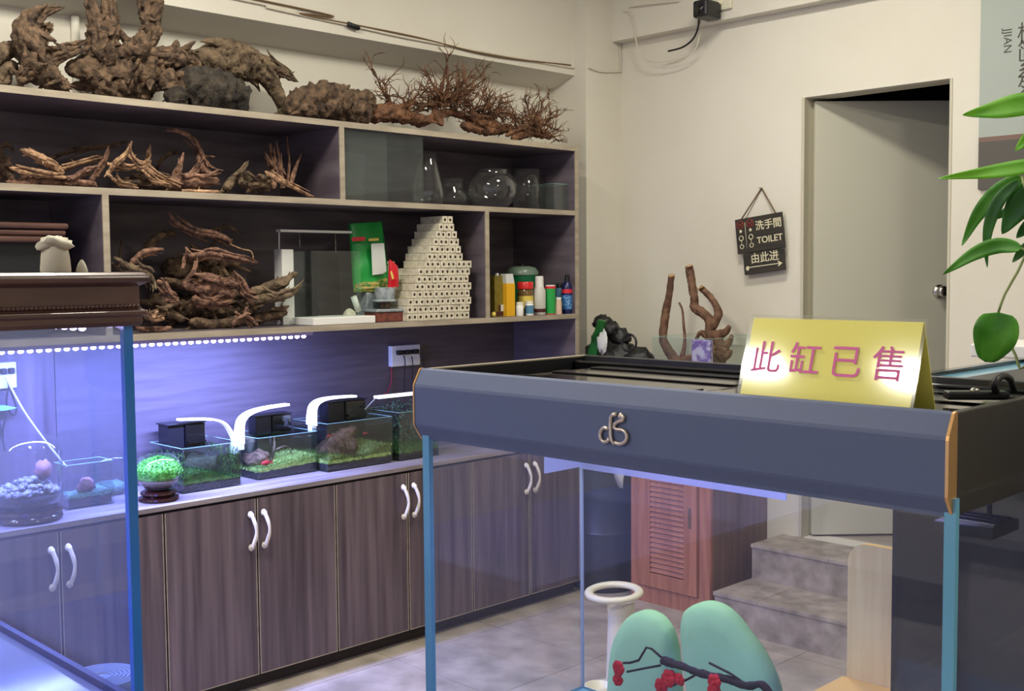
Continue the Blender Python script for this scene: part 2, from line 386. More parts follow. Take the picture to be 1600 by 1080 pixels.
def gnarl(mb, strokes, seed, amp=0.35, segs=18, freq=16.0, ridge=0.25, spurs=0, taper=True, strands=0, core=.62):
    """gnarled wood: each stroke a list of (point, radius); fibres run along it, spurs stick out"""
    rg = random.Random(seed * 13 + 5)
    strokes = [list(s) for s in strokes]
    extra = []
    if strands:
        bundle = []
        for st in strokes:
            rm = max(r for p, r in st)
            if rm < .008: bundle.append(st); continue
            bundle.append([(p, r * core) for p, r in st])
            for k in range(strands):
                a = rg.uniform(0, 6.28); off_ = Vector((math.cos(a), math.sin(a) * .6, math.sin(a + 1.3)))
                t0 = rg.uniform(0, .35); t1 = rg.uniform(.65, 1.12); m_ = 5; q_ = []
                for i in range(m_):
                    t = t0 + (t1 - t0) * i / (m_ - 1); x_ = min(max(t, 0), .999) * (len(st) - 1); i0 = int(x_); f_ = x_ - i0
                    p = st[i0][0].lerp(st[i0 + 1][0], f_); r = st[i0][1] * (1 - f_) + st[i0 + 1][1] * f_
                    flare = .75 + .9 * (abs(i / (m_ - 1) - .5) * 2) ** 2
                    q_.append((p + (off_ + Vector((rg.uniform(-.3, .3), rg.uniform(-.3, .3), rg.uniform(-.3, .3)))) * r * flare, r * rg.uniform(.22, .4) * (1 if 0 < i < m_ - 1 else .35)))
                bundle.append(q_)
        strokes = bundle
    for st in strokes:
        rmax = max(r for p, r in st)
        for k in range(int(spurs * (1 if rmax > .012 else .5))):
            i = rg.randrange(len(st) - 1); t = rg.random()
            p = st[i][0].lerp(st[i + 1][0], t); r = st[i][1] * (1 - t) + st[i + 1][1] * t
            ax = (st[i + 1][0] - st[i][0]).normalized()
            d = Vector((rg.uniform(-.5, 1), rg.uniform(-1, 1), rg.uniform(-.4, 1.0))).normalized() + ax * rg.uniform(-.9, .9)
            d.normalize(); L = r * rg.uniform(1.5, 2.6)
            bend = Vector((rg.uniform(-1, 1), rg.uniform(-1, 1), rg.uniform(-1, 1))) * L * .2
            extra.append([(p, r * .5), (p + d * L * .6 + bend, r * rg.uniform(.22, .36)), (p + d * L + bend * 2, r * .05)])
    for si, st in enumerate(strokes + extra):
        rmax = max(r for p, r in st)
        q = cr_spline([(*p, r) for p, r in st], max(0.005, rmax * 0.14))
        off = Vector((seed * 5.7 + si * 2.3, seed * 1.9, seed * 3.1))
        n = segs + 8 if rmax > 0.03 else (segs if rmax > 0.012 else 9)
        t = (q[1].to_3d() - q[0].to_3d()).normalized(); u = t.orthogonal().normalized(); vs = []; fs = []
        L = len(q); dist = 0.0
        for i, p4 in enumerate(q):
            p = p4.to_3d(); r = max(0.0010, p4[3])
            if taper and rmax > .01:
                e_ = min(i, L - 1 - i) / max(1, L - 1)
                r *= min(1.0, .45 + e_ * 6)
            a = q[max(0, i - 1)].to_3d(); b = q[min(L - 1, i + 1)].to_3d()
            if i: dist += (p - q[i - 1].to_3d()).length
            if (b - a).length > 1e-9: t = (b - a).normalized()
            u = u - t * u.dot(t); u = u.normalized() if u.length > 1e-6 else t.orthogonal().normalized()
            w = t.cross(u)
            for k in range(n):
                an = 2 * math.pi * k / n; d = u * math.cos(an) + w * math.sin(an)
                g = p + d * r
                big = noise.fractal(g * freq + off, 0.9, 2.1, 3)
                tw = an + dist * 6.0
                fib = noise.noise(Vector((math.cos(tw) * 3.4, math.sin(tw) * 3.4, dist * 7)) + off)
                fib2 = noise.noise(Vector((math.cos(tw) * 7.5, math.sin(tw) * 7.5, dist * 16)) + off)
                pit = max(0.0, noise.noise(g * freq * 2.2 + off * 2) - .25)
                e = 1 + amp * big + ridge * (1.2 * (0.32 - abs(fib)) * 2 + .55 * (0.3 - abs(fib2)) * 2) - amp * 1.1 * pit
                e += amp * 0.5 * noise.fractal(g * freq * 5 + off, 0.9, 2.1, 2)
                vs.append(p + d * r * max(0.22, e) + t * (r * 0.3 * noise.noise(g * freq * 2 + off)))
        for j in range(L - 1):
            for k in range(n): fs.append((j * n + k, j * n + (k + 1) % n, (j + 1) * n + (k + 1) % n, (j + 1) * n + k))
        c0 = len(vs); vs.append(q[0].to_3d()); vs.append(q[-1].to_3d())
        for k in range(n):
            fs.append((c0, (k + 1) % n, k)); fs.append((c0 + 1, (L - 1) * n + k, (L - 1) * n + (k + 1) % n))
        mb.add(vs, fs, True)
    return mb
def px_stroke(pts, X, ax='X', wob=0.0, rnd=None):
    out = []
    for i, a in enumerate(pts):
        dx = a[3] if len(a) > 3 else (rnd.uniform(-wob, wob) if rnd else 0)
        p = on(ax, X + dx, a[0], a[1]); out.append((p, a[2] * ppm(p)))
    return out
def text_mb(body, size, fn, offset=0.0, extrude=0.0006, align='CENTER'):
    """letters as flat mesh; fn maps local (x, y, z) to the place"""
    cu = bpy.data.curves.new('lettering', 'FONT'); cu.body = body; cu.size = size; cu.align_x = align; cu.align_y = 'CENTER'
    cu.extrude = extrude; cu.offset = offset; cu.resolution_u = 4
    to = bpy.data.objects.new('lettering', cu); COL.objects.link(to)
    dg = bpy.context.evaluated_depsgraph_get(); ev = to.evaluated_get(dg); me = ev.to_mesh()
    mb = MB(); mb.add([fn(v.co) for v in me.vertices], [tuple(p.vertices) for p in me.polygons])
    ev.to_mesh_clear(); bpy.data.objects.remove(to); bpy.data.curves.remove(cu)
    return mb
def vec_fn(o, ux, uy):
    o = Vector(o); ux = Vector(ux).normalized(); uy = Vector(uy).normalized(); uz = ux.cross(uy)
    return lambda c: o + ux * c[0] + uy * c[1] + uz * c[2]

XF, XB, XW = -3.877, -4.33, -4.345      # shelf front, shelf back, recessed wall
YB = 4.90                               # back wall
XC = -4.088                             # column face
YC = 4.607
YL = 0.9                                # left end of the shelf run
YR = 4.31                               # right end

# ------------------------------------------------------------------ the room
fl = struct('floor', B(-4.5, 2.6, -2.6, 6.6, -0.06, -0.004), 'grout', label='grey brown marbled tile floor')
TP = 0.61
tile_me = None
rt = random.Random(3)
for i in range(-3, 8):
    for j in range(-9, 3):
        x0 = -3.155 + i * TP; y0 = 3.60 + j * TP
        if x0 + TP < -4.4 or x0 > 2.4 or y0 + TP > 5.3 or y0 < -2.5: continue
        if tile_me is None:
            t = obj('tile', B(x0 + .0015, x0 + TP - .0015, y0 + .0015, y0 + TP - .0015, -0.01, 0.0), 'tile', fl)
            tile_me = t.data
        else:
            t = bpy.data.objects.new('tile', tile_me); _link(t, fl, (x0 + TP / 2, y0 + TP / 2, -0.01 + rt.uniform(-.0004, 0)))
struct('ceiling', B(-4.5, 2.6, -2.6, 6.6, CEIL, CEIL + .1), 'ceil')
struct('wall_left', B(-4.5, XW, -2.6, YC, 0, CEIL), 'wall', label='cream painted wall behind the shelving')
struct('wall_right', B(2.5, 2.6, -2.6, 4.9, 0, CEIL), 'wall')
mb = B(-4.5, 2.6, -2.7, -2.6, 0, .35); mb.box(-4.5, 2.6, -2.7, -2.6, 2.7, CEIL); mb.box(-4.5, -3.9, -2.7, -2.6, .35, 2.7); mb.box(2.1, 2.6, -2.7, -2.6, .35, 2.7)  # wide opening added behind the camera to let cool world light in
struct('wall_front', mb, 'wall', label='unseen street side wall with an opening added for cool fill light')
bp1 = on('Y', YC, 898, 118); bp0 = on('Y', YC, 862, 142)
XBM = bp1.x
mb = MB().prism([(XW, bp0.z), (XBM, bp1.z), (XBM, CEIL), (XW, CEIL)], -2.6, YC, lambda u, v, a: (u, a, v))
struct('beam', mb, 'wall', label='cream painted ceiling beam over the shelving')
struct('column', B(-4.5, XC, YC, YB, 0, CEIL), 'wall', label='cream painted corner column at the end of the shelving')
DX0, DX1, DZ0, DZ1 = -2.943, -2.206, 0.34, 2.497
mb = B(XC, DX0, YB, YB + .12, 0, CEIL); mb.box(DX1, 2.6, YB, YB + .12, 0, CEIL); mb.box(DX0, DX1, YB, YB + .12, DZ1, CEIL); mb.box(DX0, DX1, YB, YB + .12, 0, DZ0)
struct('wall_back', mb, 'wall', label='cream painted back wall around the door')
struct('beam', B(XC, 2.5, YB - .075, YB, 2.925, CEIL), 'wall', label='shallow painted ledge high on the back wall')
# small room behind the door, its darkness painted onto the walls
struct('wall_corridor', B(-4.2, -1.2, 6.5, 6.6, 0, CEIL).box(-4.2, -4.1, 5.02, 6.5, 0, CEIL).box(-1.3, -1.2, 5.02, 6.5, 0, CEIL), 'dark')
struct('floor_corridor', B(-4.1, -1.3, 5.02, 6.5, 0.24, 0.338), 'tile')

# door
door = bpy.data.objects.new('door_1', None); _link(door, None, ((DX0 + DX1) / 2, YB, DZ0)); door['kind'] = 'structure'
door['label'] = 'cream flush door standing open into a dark room'
JW = 0.014
obj('jamb', B(DX0 - .002, DX0 + JW, YB - .012, YB + .12, DZ0, DZ1), 'jamb', door, bevel=.003)
obj('jamb', B(DX1 - .008, DX1 + .004, YB - .004, YB + .12, DZ0, DZ1), 'jamb', door)
obj('head_jamb', B(DX0 + JW, DX1 - .008, YB + .02, YB + .12, DZ1 - .004, DZ1 + .012), 'jamb', door)
ang = math.radians(46.5)
hd = Vector((DX0 + JW + .014, YB + .055, 0)); u = Vector((math.cos(ang), math.sin(ang), 0)); w = Vector((-math.sin(ang), math.cos(ang), 0))
Rz = Matrix.Rotation(ang, 3, 'Z')
leaf = obj('door_leaf', MB().obox(hd + u * .36 + Vector((0, 0, (DZ0 + .01 + 2.48) / 2)), .72, .04, 2.48 - DZ0 - .01, Rz), 'door', door, bevel=.003)
# knob where the photo shows it on the leaf
d = CR * ((1467 - 800) / FPX) + CD * ((455 - 540) / FPX) + CF
nn = -w; p0 = hd - w * .02
kp = EYE + d * ((p0 - EYE).dot(nn) / d.dot(nn))
kn = MB().tube([kp, kp + nn * .01], .032, 20); kn.tube([kp + nn * .01, kp + nn * .04], .012, 12)
kn.tube([kp + nn * .035, kp + nn * .045, kp + nn * .06, kp + nn * .068], [.018, .028, .027, .012], 16)
obj('door_knob', kn, 'steel', leaf)

# steps in front of the door
st = bpy.data.objects.new('stair_steps', None); _link(st, None, (-2.0, 4.6, 0)); st['kind'] = 'structure'
st['label'] = 'two grey stone steps leading up to the open door'
for y0, z0, z1 in ((4.30, 0, .17), (4.61, .17, .34)):
    obj('riser', B(-3.035, -1.25, y0 + .008, YB if z0 else 4.70, z0, z1 - .018), 'step', st)
    xs = [-3.04, -2.62, -2.02, -1.42, -1.25] if z0 else [-3.04, -2.80, -2.20, -1.60, -1.25]
    for a, b in zip(xs[:-1], xs[1:]):
        obj('tread', B(a + .001, b - .001, y0, YB if z0 else 4.625, z1 - .018, z1), 'step', st, bevel=.002)

# poster on the back wall
pz = 2.003
pl, prr = -2.077, -1.15
po = thing('wall_poster', 'grey green poster board with vertical lettering on the back wall beside the door', 'poster', ((pl + prr) / 2, YB - .01, pz))
obj('backing', B(pl, prr, YB - .018, YB, 2.225, 3.3), 'poster', po)
obj('band', B(pl, prr, YB - .018, YB, 2.205, 2.225), 'poster_b', po)
obj('lower_panel', B(pl, prr, YB - .018, YB, pz, 2.205), 'poster_d', po)
YP = YB - .0185
for ch, (px, py) in zip('极简系列', ((1606, 52), (1606, 80), (1606, 108), (1606, 134))):
    obj('lettering', text_mb(ch, .09, vec_fn(on('Y', YP, px, py), (1, 0, 0), (0, 0, 1)), offset=.0), 'ink_dark', po)
obj('lettering', text_mb('JJIAN', .047, vec_fn(on('Y', YP, 1574, 64), (0, 0, -1), (1, 0, 0)), offset=.0), 'ink_dark', po)

# ceiling lamps
for k, (x, y, pw, sz) in enumerate(LAMPS):
    c = thing('ceiling_light', ['white panel lamp over the stone steps', 'white panel lamp over the aisle between tanks', 'white panel lamp over the black tank', 'white panel lamp by the street side wall nearest the left wall', 'white panel lamp by the street side wall further from the left wall'][k], 'ceiling lamp', (x, y, CEIL - .05), 'ceiling panel lamps')
    obj('housing', B(x - .29 * sz - .03, x + .29 * sz + .03, y - .14 * sz - .03, y + .14 * sz + .03, CEIL - .05, CEIL), 'white', c)
    obj('diffuser', B(x - .29 * sz, x + .29 * sz, y - .14 * sz, y + .14 * sz, CEIL - .058, CEIL - .05), 'diff', c)
    area('lamp_light', (x, y, CEIL - .062), .58 * sz, .28 * sz, pw, WARM, c)

# ------------------------------------------------------------------ shelving
Z_TOP, Z_MID, Z_LOW, TH = 2.299, 1.975, 1.451, 0.024
sh = thing('wall_shelving', 'dark laminate wall shelving with pale front edges above the counter', 'shelving', (XF, 2.6, .807))
EB = .006
def board(name, y0, y1, z0, z1, x1=XF, x0=XB):
    b = obj(name, B(x0, x1 - EB, y0, y1, z0, z1), 'lam_in', sh)
    obj('edge_band', B(x1 - EB, x1, y0, y1, z0, z1), 'edge', b)
board('top_board', YL, YR, Z_TOP - TH, Z_TOP, x0=XW)
board('shelf_board', YL, YR - TH, Z_MID - TH, Z_MID)
board('shelf_board', YL, YR - TH, Z_LOW - TH, Z_LOW)
board('side_panel', YR - TH, YR, .807, Z_TOP - TH)
for px, py, za, zb in ((535, 250, Z_MID, Z_TOP - TH), (166, 350, Z_LOW, Z_MID - TH), (762, 400, Z_LOW, Z_MID - TH)):
    y = on('X', XF, px, py).y
    board('divider', y - TH / 2, y + TH / 2, za, zb)
obj('back_panel', B(XW, XB, YL, YR, Z_LOW, Z_TOP - TH), 'lam_in', sh)
obj('back_panel', B(XW, XB, YL, 1.79, .807, Z_LOW - TH), 'lam_v', sh)
obj('back_panel', B(XW, XB, 1.793, YR - TH, .807, Z_LOW - TH), 'lam_h', sh)

ct = tag(obj('worktop', B(XB, XF + .004, YL, YR, .787, .807), 'counter', bevel=.002), 'long laminate worktop running under the shelving', 'worktop')
seams = [1.21, 1.60, 1.993, 2.389, 2.772, 3.163, 3.553, 3.938, 4.31]
HL = [('behind the big left tank', None), ('below the round moss bowl', None), ('below the middle nano tanks', None), ('nearest the dark barrel', None)]
def handle(y, z, parent, s):
    q = []
    for k in range(17):
        t = k / 16
        r = .0068 + .0045 * (abs(t - .5) * 2) ** 5 - .001 * math.cos(t * math.pi * 4)
        q.append((XF + .016 + .02 * math.sin(math.pi * t), y + .010 * math.sin(t * math.pi) - .004, z - .068 + .136 * t, r))
    h = MB().tube([p[:3] for p in q], [p[3] for p in q], 10)
    h.blob((XF + .012, y - .005, z + .066), .011, .0115, .014, 10, 6); h.blob((XF + .012, y - .005, z - .066), .011, .0115, .014, 10, 6)
    obj('handle', h, 'porcelain', parent)
CL = ['dark laminate double cabinet seen behind the violet glass tank', 'dark laminate double cabinet below the round moss bowl', 'dark laminate double cabinet below the nano tanks', 'dark laminate double cabinet at the far end seen through the display tank']
for k in range(4):
    y0, ym, y1 = seams[2 * k], seams[2 * k + 1], seams[2 * k + 2]
    c = thing('base_cabinet', CL[k], 'cabinet', (XF, ym, 0), 'cabinets under the worktop')
    obj('body', B(XB, XF - .02, y0 + .001, y1 - .001, .058, .785), 'plinth', c)
    obj('plinth', B(XB, XF - .05, y0 + .001, y1 - .001, 0, .058), 'plinth', c)
    for a, b, hy, s in ((y0, ym, ym - .03, -1), (ym, y1, ym + .03, 1)):
        dd = obj('door', B(XF - .019, XF - .001, a + .0035, b - .0035, .063, .776), 'lam_v', c, bevel=.001)
        eb = MB()
        eb.box(XF - .001, XF, a + .0035, a + .007, .063, .776); eb.box(XF - .001, XF, b - .007, b - .0035, .063, .776)
        eb.box(XF - .001, XF, a + .007, b - .007, .063, .0665)
        obj('edge_band', eb, 'edge', dd)
        handle(hy, .652, dd, s)

# led strip under the lower shelf
ls = thing('led_strip', 'glowing violet led strip fixed under the lower shelf', 'led strip', (-3.93, 1.95, 1.40))
obj('tape', B(-3.945, -3.915, 1.0, 2.70, 1.412, 1.4265), 'ledstrip', ls)
bm_ = MB(); y = 1.03
while y < 2.68:
    bm_.blob((-3.926, y, 1.407), .008, .0115, .0075, 8, 5); y += .032
beads = obj('led_beads', bm_, 'led', ls); beads['kind'] = 'stuff'
area('led_light', (-3.93, 1.85, 1.398), .03, 1.66, 84, (0.26, 0.33, 1.0), ls, rot=(0, math.radians(14), 0))

# ------------------------------------------------------------------ driftwood on the top board
rd = random.Random(11)
def wood(name, label, group, strokes, X, material, seed, ax='X', amp=.35, ridge=.25, freq=16, wob=0.0, floor_z=None, cat='driftwood', xmax=None, xmin=None, spurs=3, taper=True, strands=0, core=.62):
    r = random.Random(seed)
    mb = gnarl(MB(), [px_stroke(s, X, ax, wob, r) for s in strokes], seed, amp=amp, ridge=ridge, freq=freq, spurs=spurs, taper=taper, strands=strands, core=core)
    if floor_z is not None:
        for v in mb.v:
            if v.z < floor_z + .001: v.z = floor_z + .001 + (v.z - floor_z) * 0.0
    if xmax is not None:
        for v in mb.v: v.x = min(v.x, xmax)
    if xmin is not None:
        for v in mb.v: v.x = max(v.x, xmin)
    return tag(obj(name, mb, material), label, cat, group)
GT = 'driftwood on the top board'
wood('driftwood', 'pale grey split driftwood log at the far left of the top board', GT, [[(-60, 112, 14), (-20, 92, 15), (28, 74, 9)], [(-60, 120, 12), (-10, 118, 13), (26, 100, 9)], [(-30, 122, 10), (5, 128, 8), (14, 112, 5)]], -4.13, 'wood_gr', 1, floor_z=Z_TOP)
wood('driftwood', 'dark claw shaped driftwood curling up to a point', GT,
     [[(66, 132, 15), (58, 108, 24), (46, 78, 21), (42, 50, 18), (52, 30, 14), (72, 18, 7), (101, 12, 1.5)],
      [(58, 58, 11), (70, 44, 7), (83, 37, 1.5)], [(60, 68, 12), (72, 50, 7), (83, 44, 2)],
      [(66, 92, 12), (95, 80, 9), (116, 72, 6), (135, 65, 1.5)], [(70, 100, 12), (100, 86, 8), (122, 80, 5), (140, 73, 1.5)],
      [(66, 112, 16), (85, 125, 13), (110, 138, 5)], [(48, 108, 14), (36, 122, 10), (32, 130, 6)]], -4.06, 'wood_dk', 2, floor_z=Z_TOP, strands=5, ridge=.5, amp=.28, core=.88)
wood('driftwood', 'huge antlered driftwood root with two thick upright prongs', GT,
     [[(104, 112, 11), (125, 106, 16), (158, 112, 22), (190, 108, 34), (222, 108, 30), (252, 108, 20)],
      [(165, 100, 16), (156, 74, 16), (152, 50, 14), (147, 22, 9), (138, -14, 6)], [(165, 90, 15), (168, 55, 15), (172, 20, 11), (167, -14, 6)],
      [(172, 14, 5), (185, 45, 4), (196, 62, 5), (212, 76, 8)], [(205, 96, 14), (224, 76, 10), (238, 58, 12), (240, 30, 10), (252, -8, 5)],
      [(236, 52, 10), (228, 24, 9), (221, -10, 6)], [(148, 130, 16), (180, 138, 22), (218, 140, 18), (232, 142, 12)], [(205, 128, 24), (235, 132, 18)],
      [(160, 66, 8), (143, 32, 4), (135, 16, 2)]], -4.10, 'wood_dk', 3, amp=.34, floor_z=Z_TOP, ridge=.5, strands=5, core=.92)
wood('driftwood', 'ragged crusty driftwood lump between antlered root and black log', GT,
     [[(244, 100, 12), (262, 92, 14), (286, 96, 16), (312, 112, 12)], [(262, 90, 10), (274, 76, 7), (276, 62, 2)], [(280, 92, 9), (296, 80, 5), (305, 84, 2)], [(255, 112, 12), (270, 130, 16), (280, 148, 14)]], -4.03, 'wood_dk', 4, amp=.5, floor_z=Z_TOP, strands=4, core=.9)
wood('driftwood', 'black barked sawn log chunk on the top board', GT, [[(292, 140, 26), (312, 138, 29), (345, 143, 28), (370, 150, 24), (380, 152, 21)], [(285, 150, 16), (262, 152, 10)]], -3.99, 'bark', 5, amp=.22, floor_z=Z_TOP, spurs=0, taper=False)
wood('driftwood', 'grey arched driftwood reaching down like an animal leg', GT,
     [[(300, 80, 4), (318, 86, 14), (342, 96, 26), (372, 94, 24), (402, 106, 18), (424, 128, 12), (437, 152, 8), (448, 176, 7)],
      [(404, 96, 15), (428, 106, 9), (448, 118, 6), (466, 128, 1.5)], [(408, 92, 8), (430, 98, 4), (456, 114, 1)], [(436, 172, 6), (448, 180, 7), (430, 178, 3)], [(330, 106, 16), (362, 116, 12), (378, 122, 6)]], -4.14, 'wood_gr', 6, amp=.3, floor_z=Z_TOP, strands=4, core=.95, ridge=.35)
wood('driftwood', 'fat weathered driftwood log with a single twig sticking up', GT,
     [[(450, 178, 9), (466, 165, 18), (496, 160, 24), (530, 166, 23), (560, 172, 21), (580, 176, 13)], [(520, 156, 6), (533, 145, 3.5), (547, 133, 2)], [(556, 160, 12), (574, 155, 10), (578, 170, 8)]], -4.06, 'wood_dk', 7, amp=.14, floor_z=Z_TOP, spurs=0, ridge=.5)
GRT = 'root tangles on the top board'
def tangle(label, trunk, tips, X, seed, n_sub=110, spread=46, core=None):
    r = random.Random(seed); mb = MB()
    gnarl(mb, [px_stroke(s, X, 'X', .02, r) for s in trunk], seed, amp=.35, spurs=5)
    def twig(p, dirv, ln, rad, depth):
        pts = [p]; d = dirv.normalized()
        for k in range(4):
            d = (d + Vector((r.uniform(-.5, .5), r.uniform(-.5, .5), r.uniform(-.45, .5)))).normalized()
            q = pts[-1] + d * ln / 4
            q.z = max(q.z, Z_TOP + .006); q.x = max(min(q.x, -3.86), XW + .02)
            pts.append(q)
        mb.tube(pts, [rad * (1 - .18 * k) for k in range(5)], 5)
        if depth > 0:
            for k in range(r.randint(2, 4)):
                b = pts[r.randint(1, 4)]
                twig(b, d + Vector((r.uniform(-1, 1), r.uniform(-1, 1), r.uniform(-.6, 1))), ln * r.uniform(.35, .6), rad * .62, depth - 1)
    c0 = on('X', X, *core)
    for (px, py) in tips:
        e = on('X', X + r.uniform(-.06, .06), px, py)
        L = (e - c0).length
        mid = c0.lerp(e, .5) + Vector((r.uniform(-.03, .03), r.uniform(-.03, .03), r.uniform(-.02, .04)))
        q = cr_spline([(*c0, .0075), (*mid, .006), (*e, .0022)], .02)
        mb.tube([a.to_3d() for a in q], [a[3] for a in q], 6)
        for k in range(7):
            a = q[r.randint(len(q) // 3, len(q) - 1)].to_3d()
            twig(a, (e - c0).normalized() + Vector((r.uniform(-1, 1), r.uniform(-1, 1), r.uniform(-.5, .9))), r.uniform(.05, .12), .0034, 1)
    for k in range(n_sub):
        a = c0 + Vector((r.uniform(-.08, .08), r.uniform(-1, 1) * spread * .0029, r.uniform(-.03, .05)))
        a.z = max(a.z, Z_TOP + .008)
        twig(a, Vector((r.uniform(-1, 1), r.uniform(-1, 1), r.uniform(-.2, 1))), r.uniform(.06, .13), .004, 1)
    return tag(obj('root_tangle', mb, 'root'), label, 'root tangle', GRT)
tangle('thick brown root with one thin forked shoot beside the fat log', [[(575, 184, 12), (606, 178, 12), (640, 184, 9), (676, 190, 5)], [(600, 170, 9), (625, 168, 6), (646, 158, 4)]], [(588, 118), (600, 128), (608, 150), (660, 165)], -4.06, 21, 16, 26, core=(630, 178))
tangle('tallest spiky tangle of fine reddish roots', [[(690, 196, 6), (680, 170, 5), (690, 140, 3), (697, 105, 1.5)], [(650, 196, 6), (700, 176, 6), (740, 190, 5)]], [(697, 88), (668, 122), (662, 140), (716, 116), (728, 122), (752, 118), (758, 124), (740, 140), (650, 160), (640, 178), (670, 120), (735, 120)], -4.06, 22, 80, 44, core=(700, 165))
tangle('low sprawling tangle of reddish roots on the top board', [[(735, 172, 5), (752, 192, 6), (780, 196, 5)], [(720, 196, 6), (760, 204, 7), (800, 200, 6)]], [(766, 152), (785, 148), (792, 160), (800, 178), (740, 175), (756, 158)], -4.02, 23, 60, 36, core=(765, 190))
tangle('rightmost root tangle overhanging the shelf edge', [[(790, 212, 4), (815, 200, 4), (845, 188, 3)], [(800, 216, 6), (830, 208, 6), (862, 214, 5)]], [(823, 162), (845, 155), (842, 170), (868, 184), (872, 205), (805, 190), (874, 222), (860, 176)], -3.98, 24, 56, 30, core=(832, 204))

# ------------------------------------------------------------------ driftwood on the middle shelf
GM = 'driftwood pieces heaped on the middle shelf'
MID = [
 ('pale splintered stick pointing up at the left of the middle heap', [[(32, 233, 4), (60, 244, 8), (100, 270, 5)], [(36, 237, 4), (70, 252, 6), (98, 274, 3)]], -4.0, 'wood_lt'),
 ('pale split stick lying flat at the left of the middle heap', [[(14, 262, 4), (48, 270, 8), (104, 278, 5)]], -3.97, 'wood_lt'),
 ('dark twisted stump at the left edge of the middle heap', [[(-20, 240, 10), (6, 262, 13), (20, 282, 9)], [(0, 230, 5), (14, 226, 4), (22, 236, 3)]], -4.12, 'wood_dk'),
 ('thin pale stick leaning behind the zigzag piece', [[(90, 266, 5), (126, 254, 5), (160, 246, 3)]], -4.06, 'wood_lt'),
 ('short upright stub with a white speck', [[(142, 284, 7), (160, 256, 8), (170, 234, 4)]], -4.04, 'wood_rd'),
 ('forked zigzag driftwood near the middle of the heap', [[(166, 274, 6), (180, 256, 6), (196, 244, 6), (203, 225, 4)], [(168, 256, 4), (200, 263, 5), (236, 254, 3)], [(196, 236, 5), (214, 256, 5), (226, 262, 4)]], -4.0, 'wood_lt'),
 ('pale crooked stick reaching forward over the shelf edge', [[(168, 272, 5), (188, 287, 4), (216, 294, 2)]], -3.94, 'wood_lt'),
 ('long thin pale stick sloping down to the shelf', [[(226, 262, 4), (250, 276, 4), (282, 292, 2.5)], [(222, 266, 4), (246, 284, 4), (268, 292, 2)]], -3.95, 'wood_lt'),
 ('stubby pale knot sticking up from the heap', [[(224, 270, 7), (231, 250, 6), (233, 231, 3)]], -4.04, 'wood_lt'),
 ('pointed upright shard in front of the swan neck branch', [[(268, 290, 9), (278, 268, 8), (287, 238, 2)]], -3.99, 'wood_rd'),
 ('tall swan necked branch curving up to the left', [[(346, 270, 3), (326, 272, 7), (314, 258, 9), (312, 238, 7), (300, 218, 5), (280, 206, 4), (255, 204, 1.5)], [(310, 262, 8), (296, 276, 7), (285, 290, 6)], [(312, 244, 3), (336, 245, 1)]], -4.03, 'wood_rd'),
 ('rough reddish root under the swan necked branch', [[(262, 284, 9), (300, 284, 11), (342, 282, 8)]], -3.97, 'wood_rd'),
 ('knobbly grey stump with a pointed horn', [[(352, 294, 11), (368, 278, 10), (378, 266, 6), (388, 254, 2.5)], [(374, 282, 9), (394, 290, 8)]], -4.02, 'wood_gr'),
 ('dark lump beside the spiky upright bundle', [[(388, 290, 12), (404, 286, 12), (420, 294, 9)]], -4.0, 'wood_dk'),
 ('upright spiky bundle of thin pale shards', [[(428, 296, 7), (426, 262, 7), (422, 224, 3)], [(442, 294, 6), (438, 256, 4), (432, 222, 1.5)], [(450, 292, 4), (452, 250, 2), (448, 212, .7)], [(454, 292, 6), (462, 262, 4), (471, 240, 1.5)], [(432, 270, 5), (420, 250, 4), (414, 238, 2)]], -4.04, 'wood_rd'),
 ('long pale stick slanting in front of the spiky bundle', [[(414, 268, 4), (442, 285, 6), (490, 308, 2)]], -3.95, 'wood_lt'),
 ('long dark root lying at the back left of the heap', [[(10, 286, 9), (70, 284, 11), (150, 288, 9)]], -4.02, 'wood_rd'),
 ('thick dark root lying under the zigzag piece', [[(180, 286, 12), (230, 286, 13), (285, 292, 9)]], -4.06, 'wood_dk'),
 ('flat pale splint lying along the shelf edge', [[(285, 298, 2), (310, 299, 2.5), (342, 300, 2)]], -3.91, 'wood_lt'),
 ('curved twig arching at the back of the middle heap', [[(244, 268, 4), (252, 250, 4), (268, 240, 4), (280, 240, 2)]], -4.12, 'wood_dk'),
 ('thin dark branch lying at the back of the heap', [[(60, 256, 3), (110, 236, 4), (170, 228, 3), (200, 222, 2)]], -4.2, 'wood_dk'),
 ('small crooked root in the middle of the heap', [[(110, 280, 6), (130, 268, 7), (152, 262, 5)]], -3.96, 'wood_rd'),
]
for k, (lb, s, X, mt) in enumerate(MID):
    wood('driftwood', lb, GM, s, X, mt, 40 + k, amp=.35, spurs=2, strands=5, wob=.02, floor_z=Z_MID, freq=22, xmin=XB + .01)

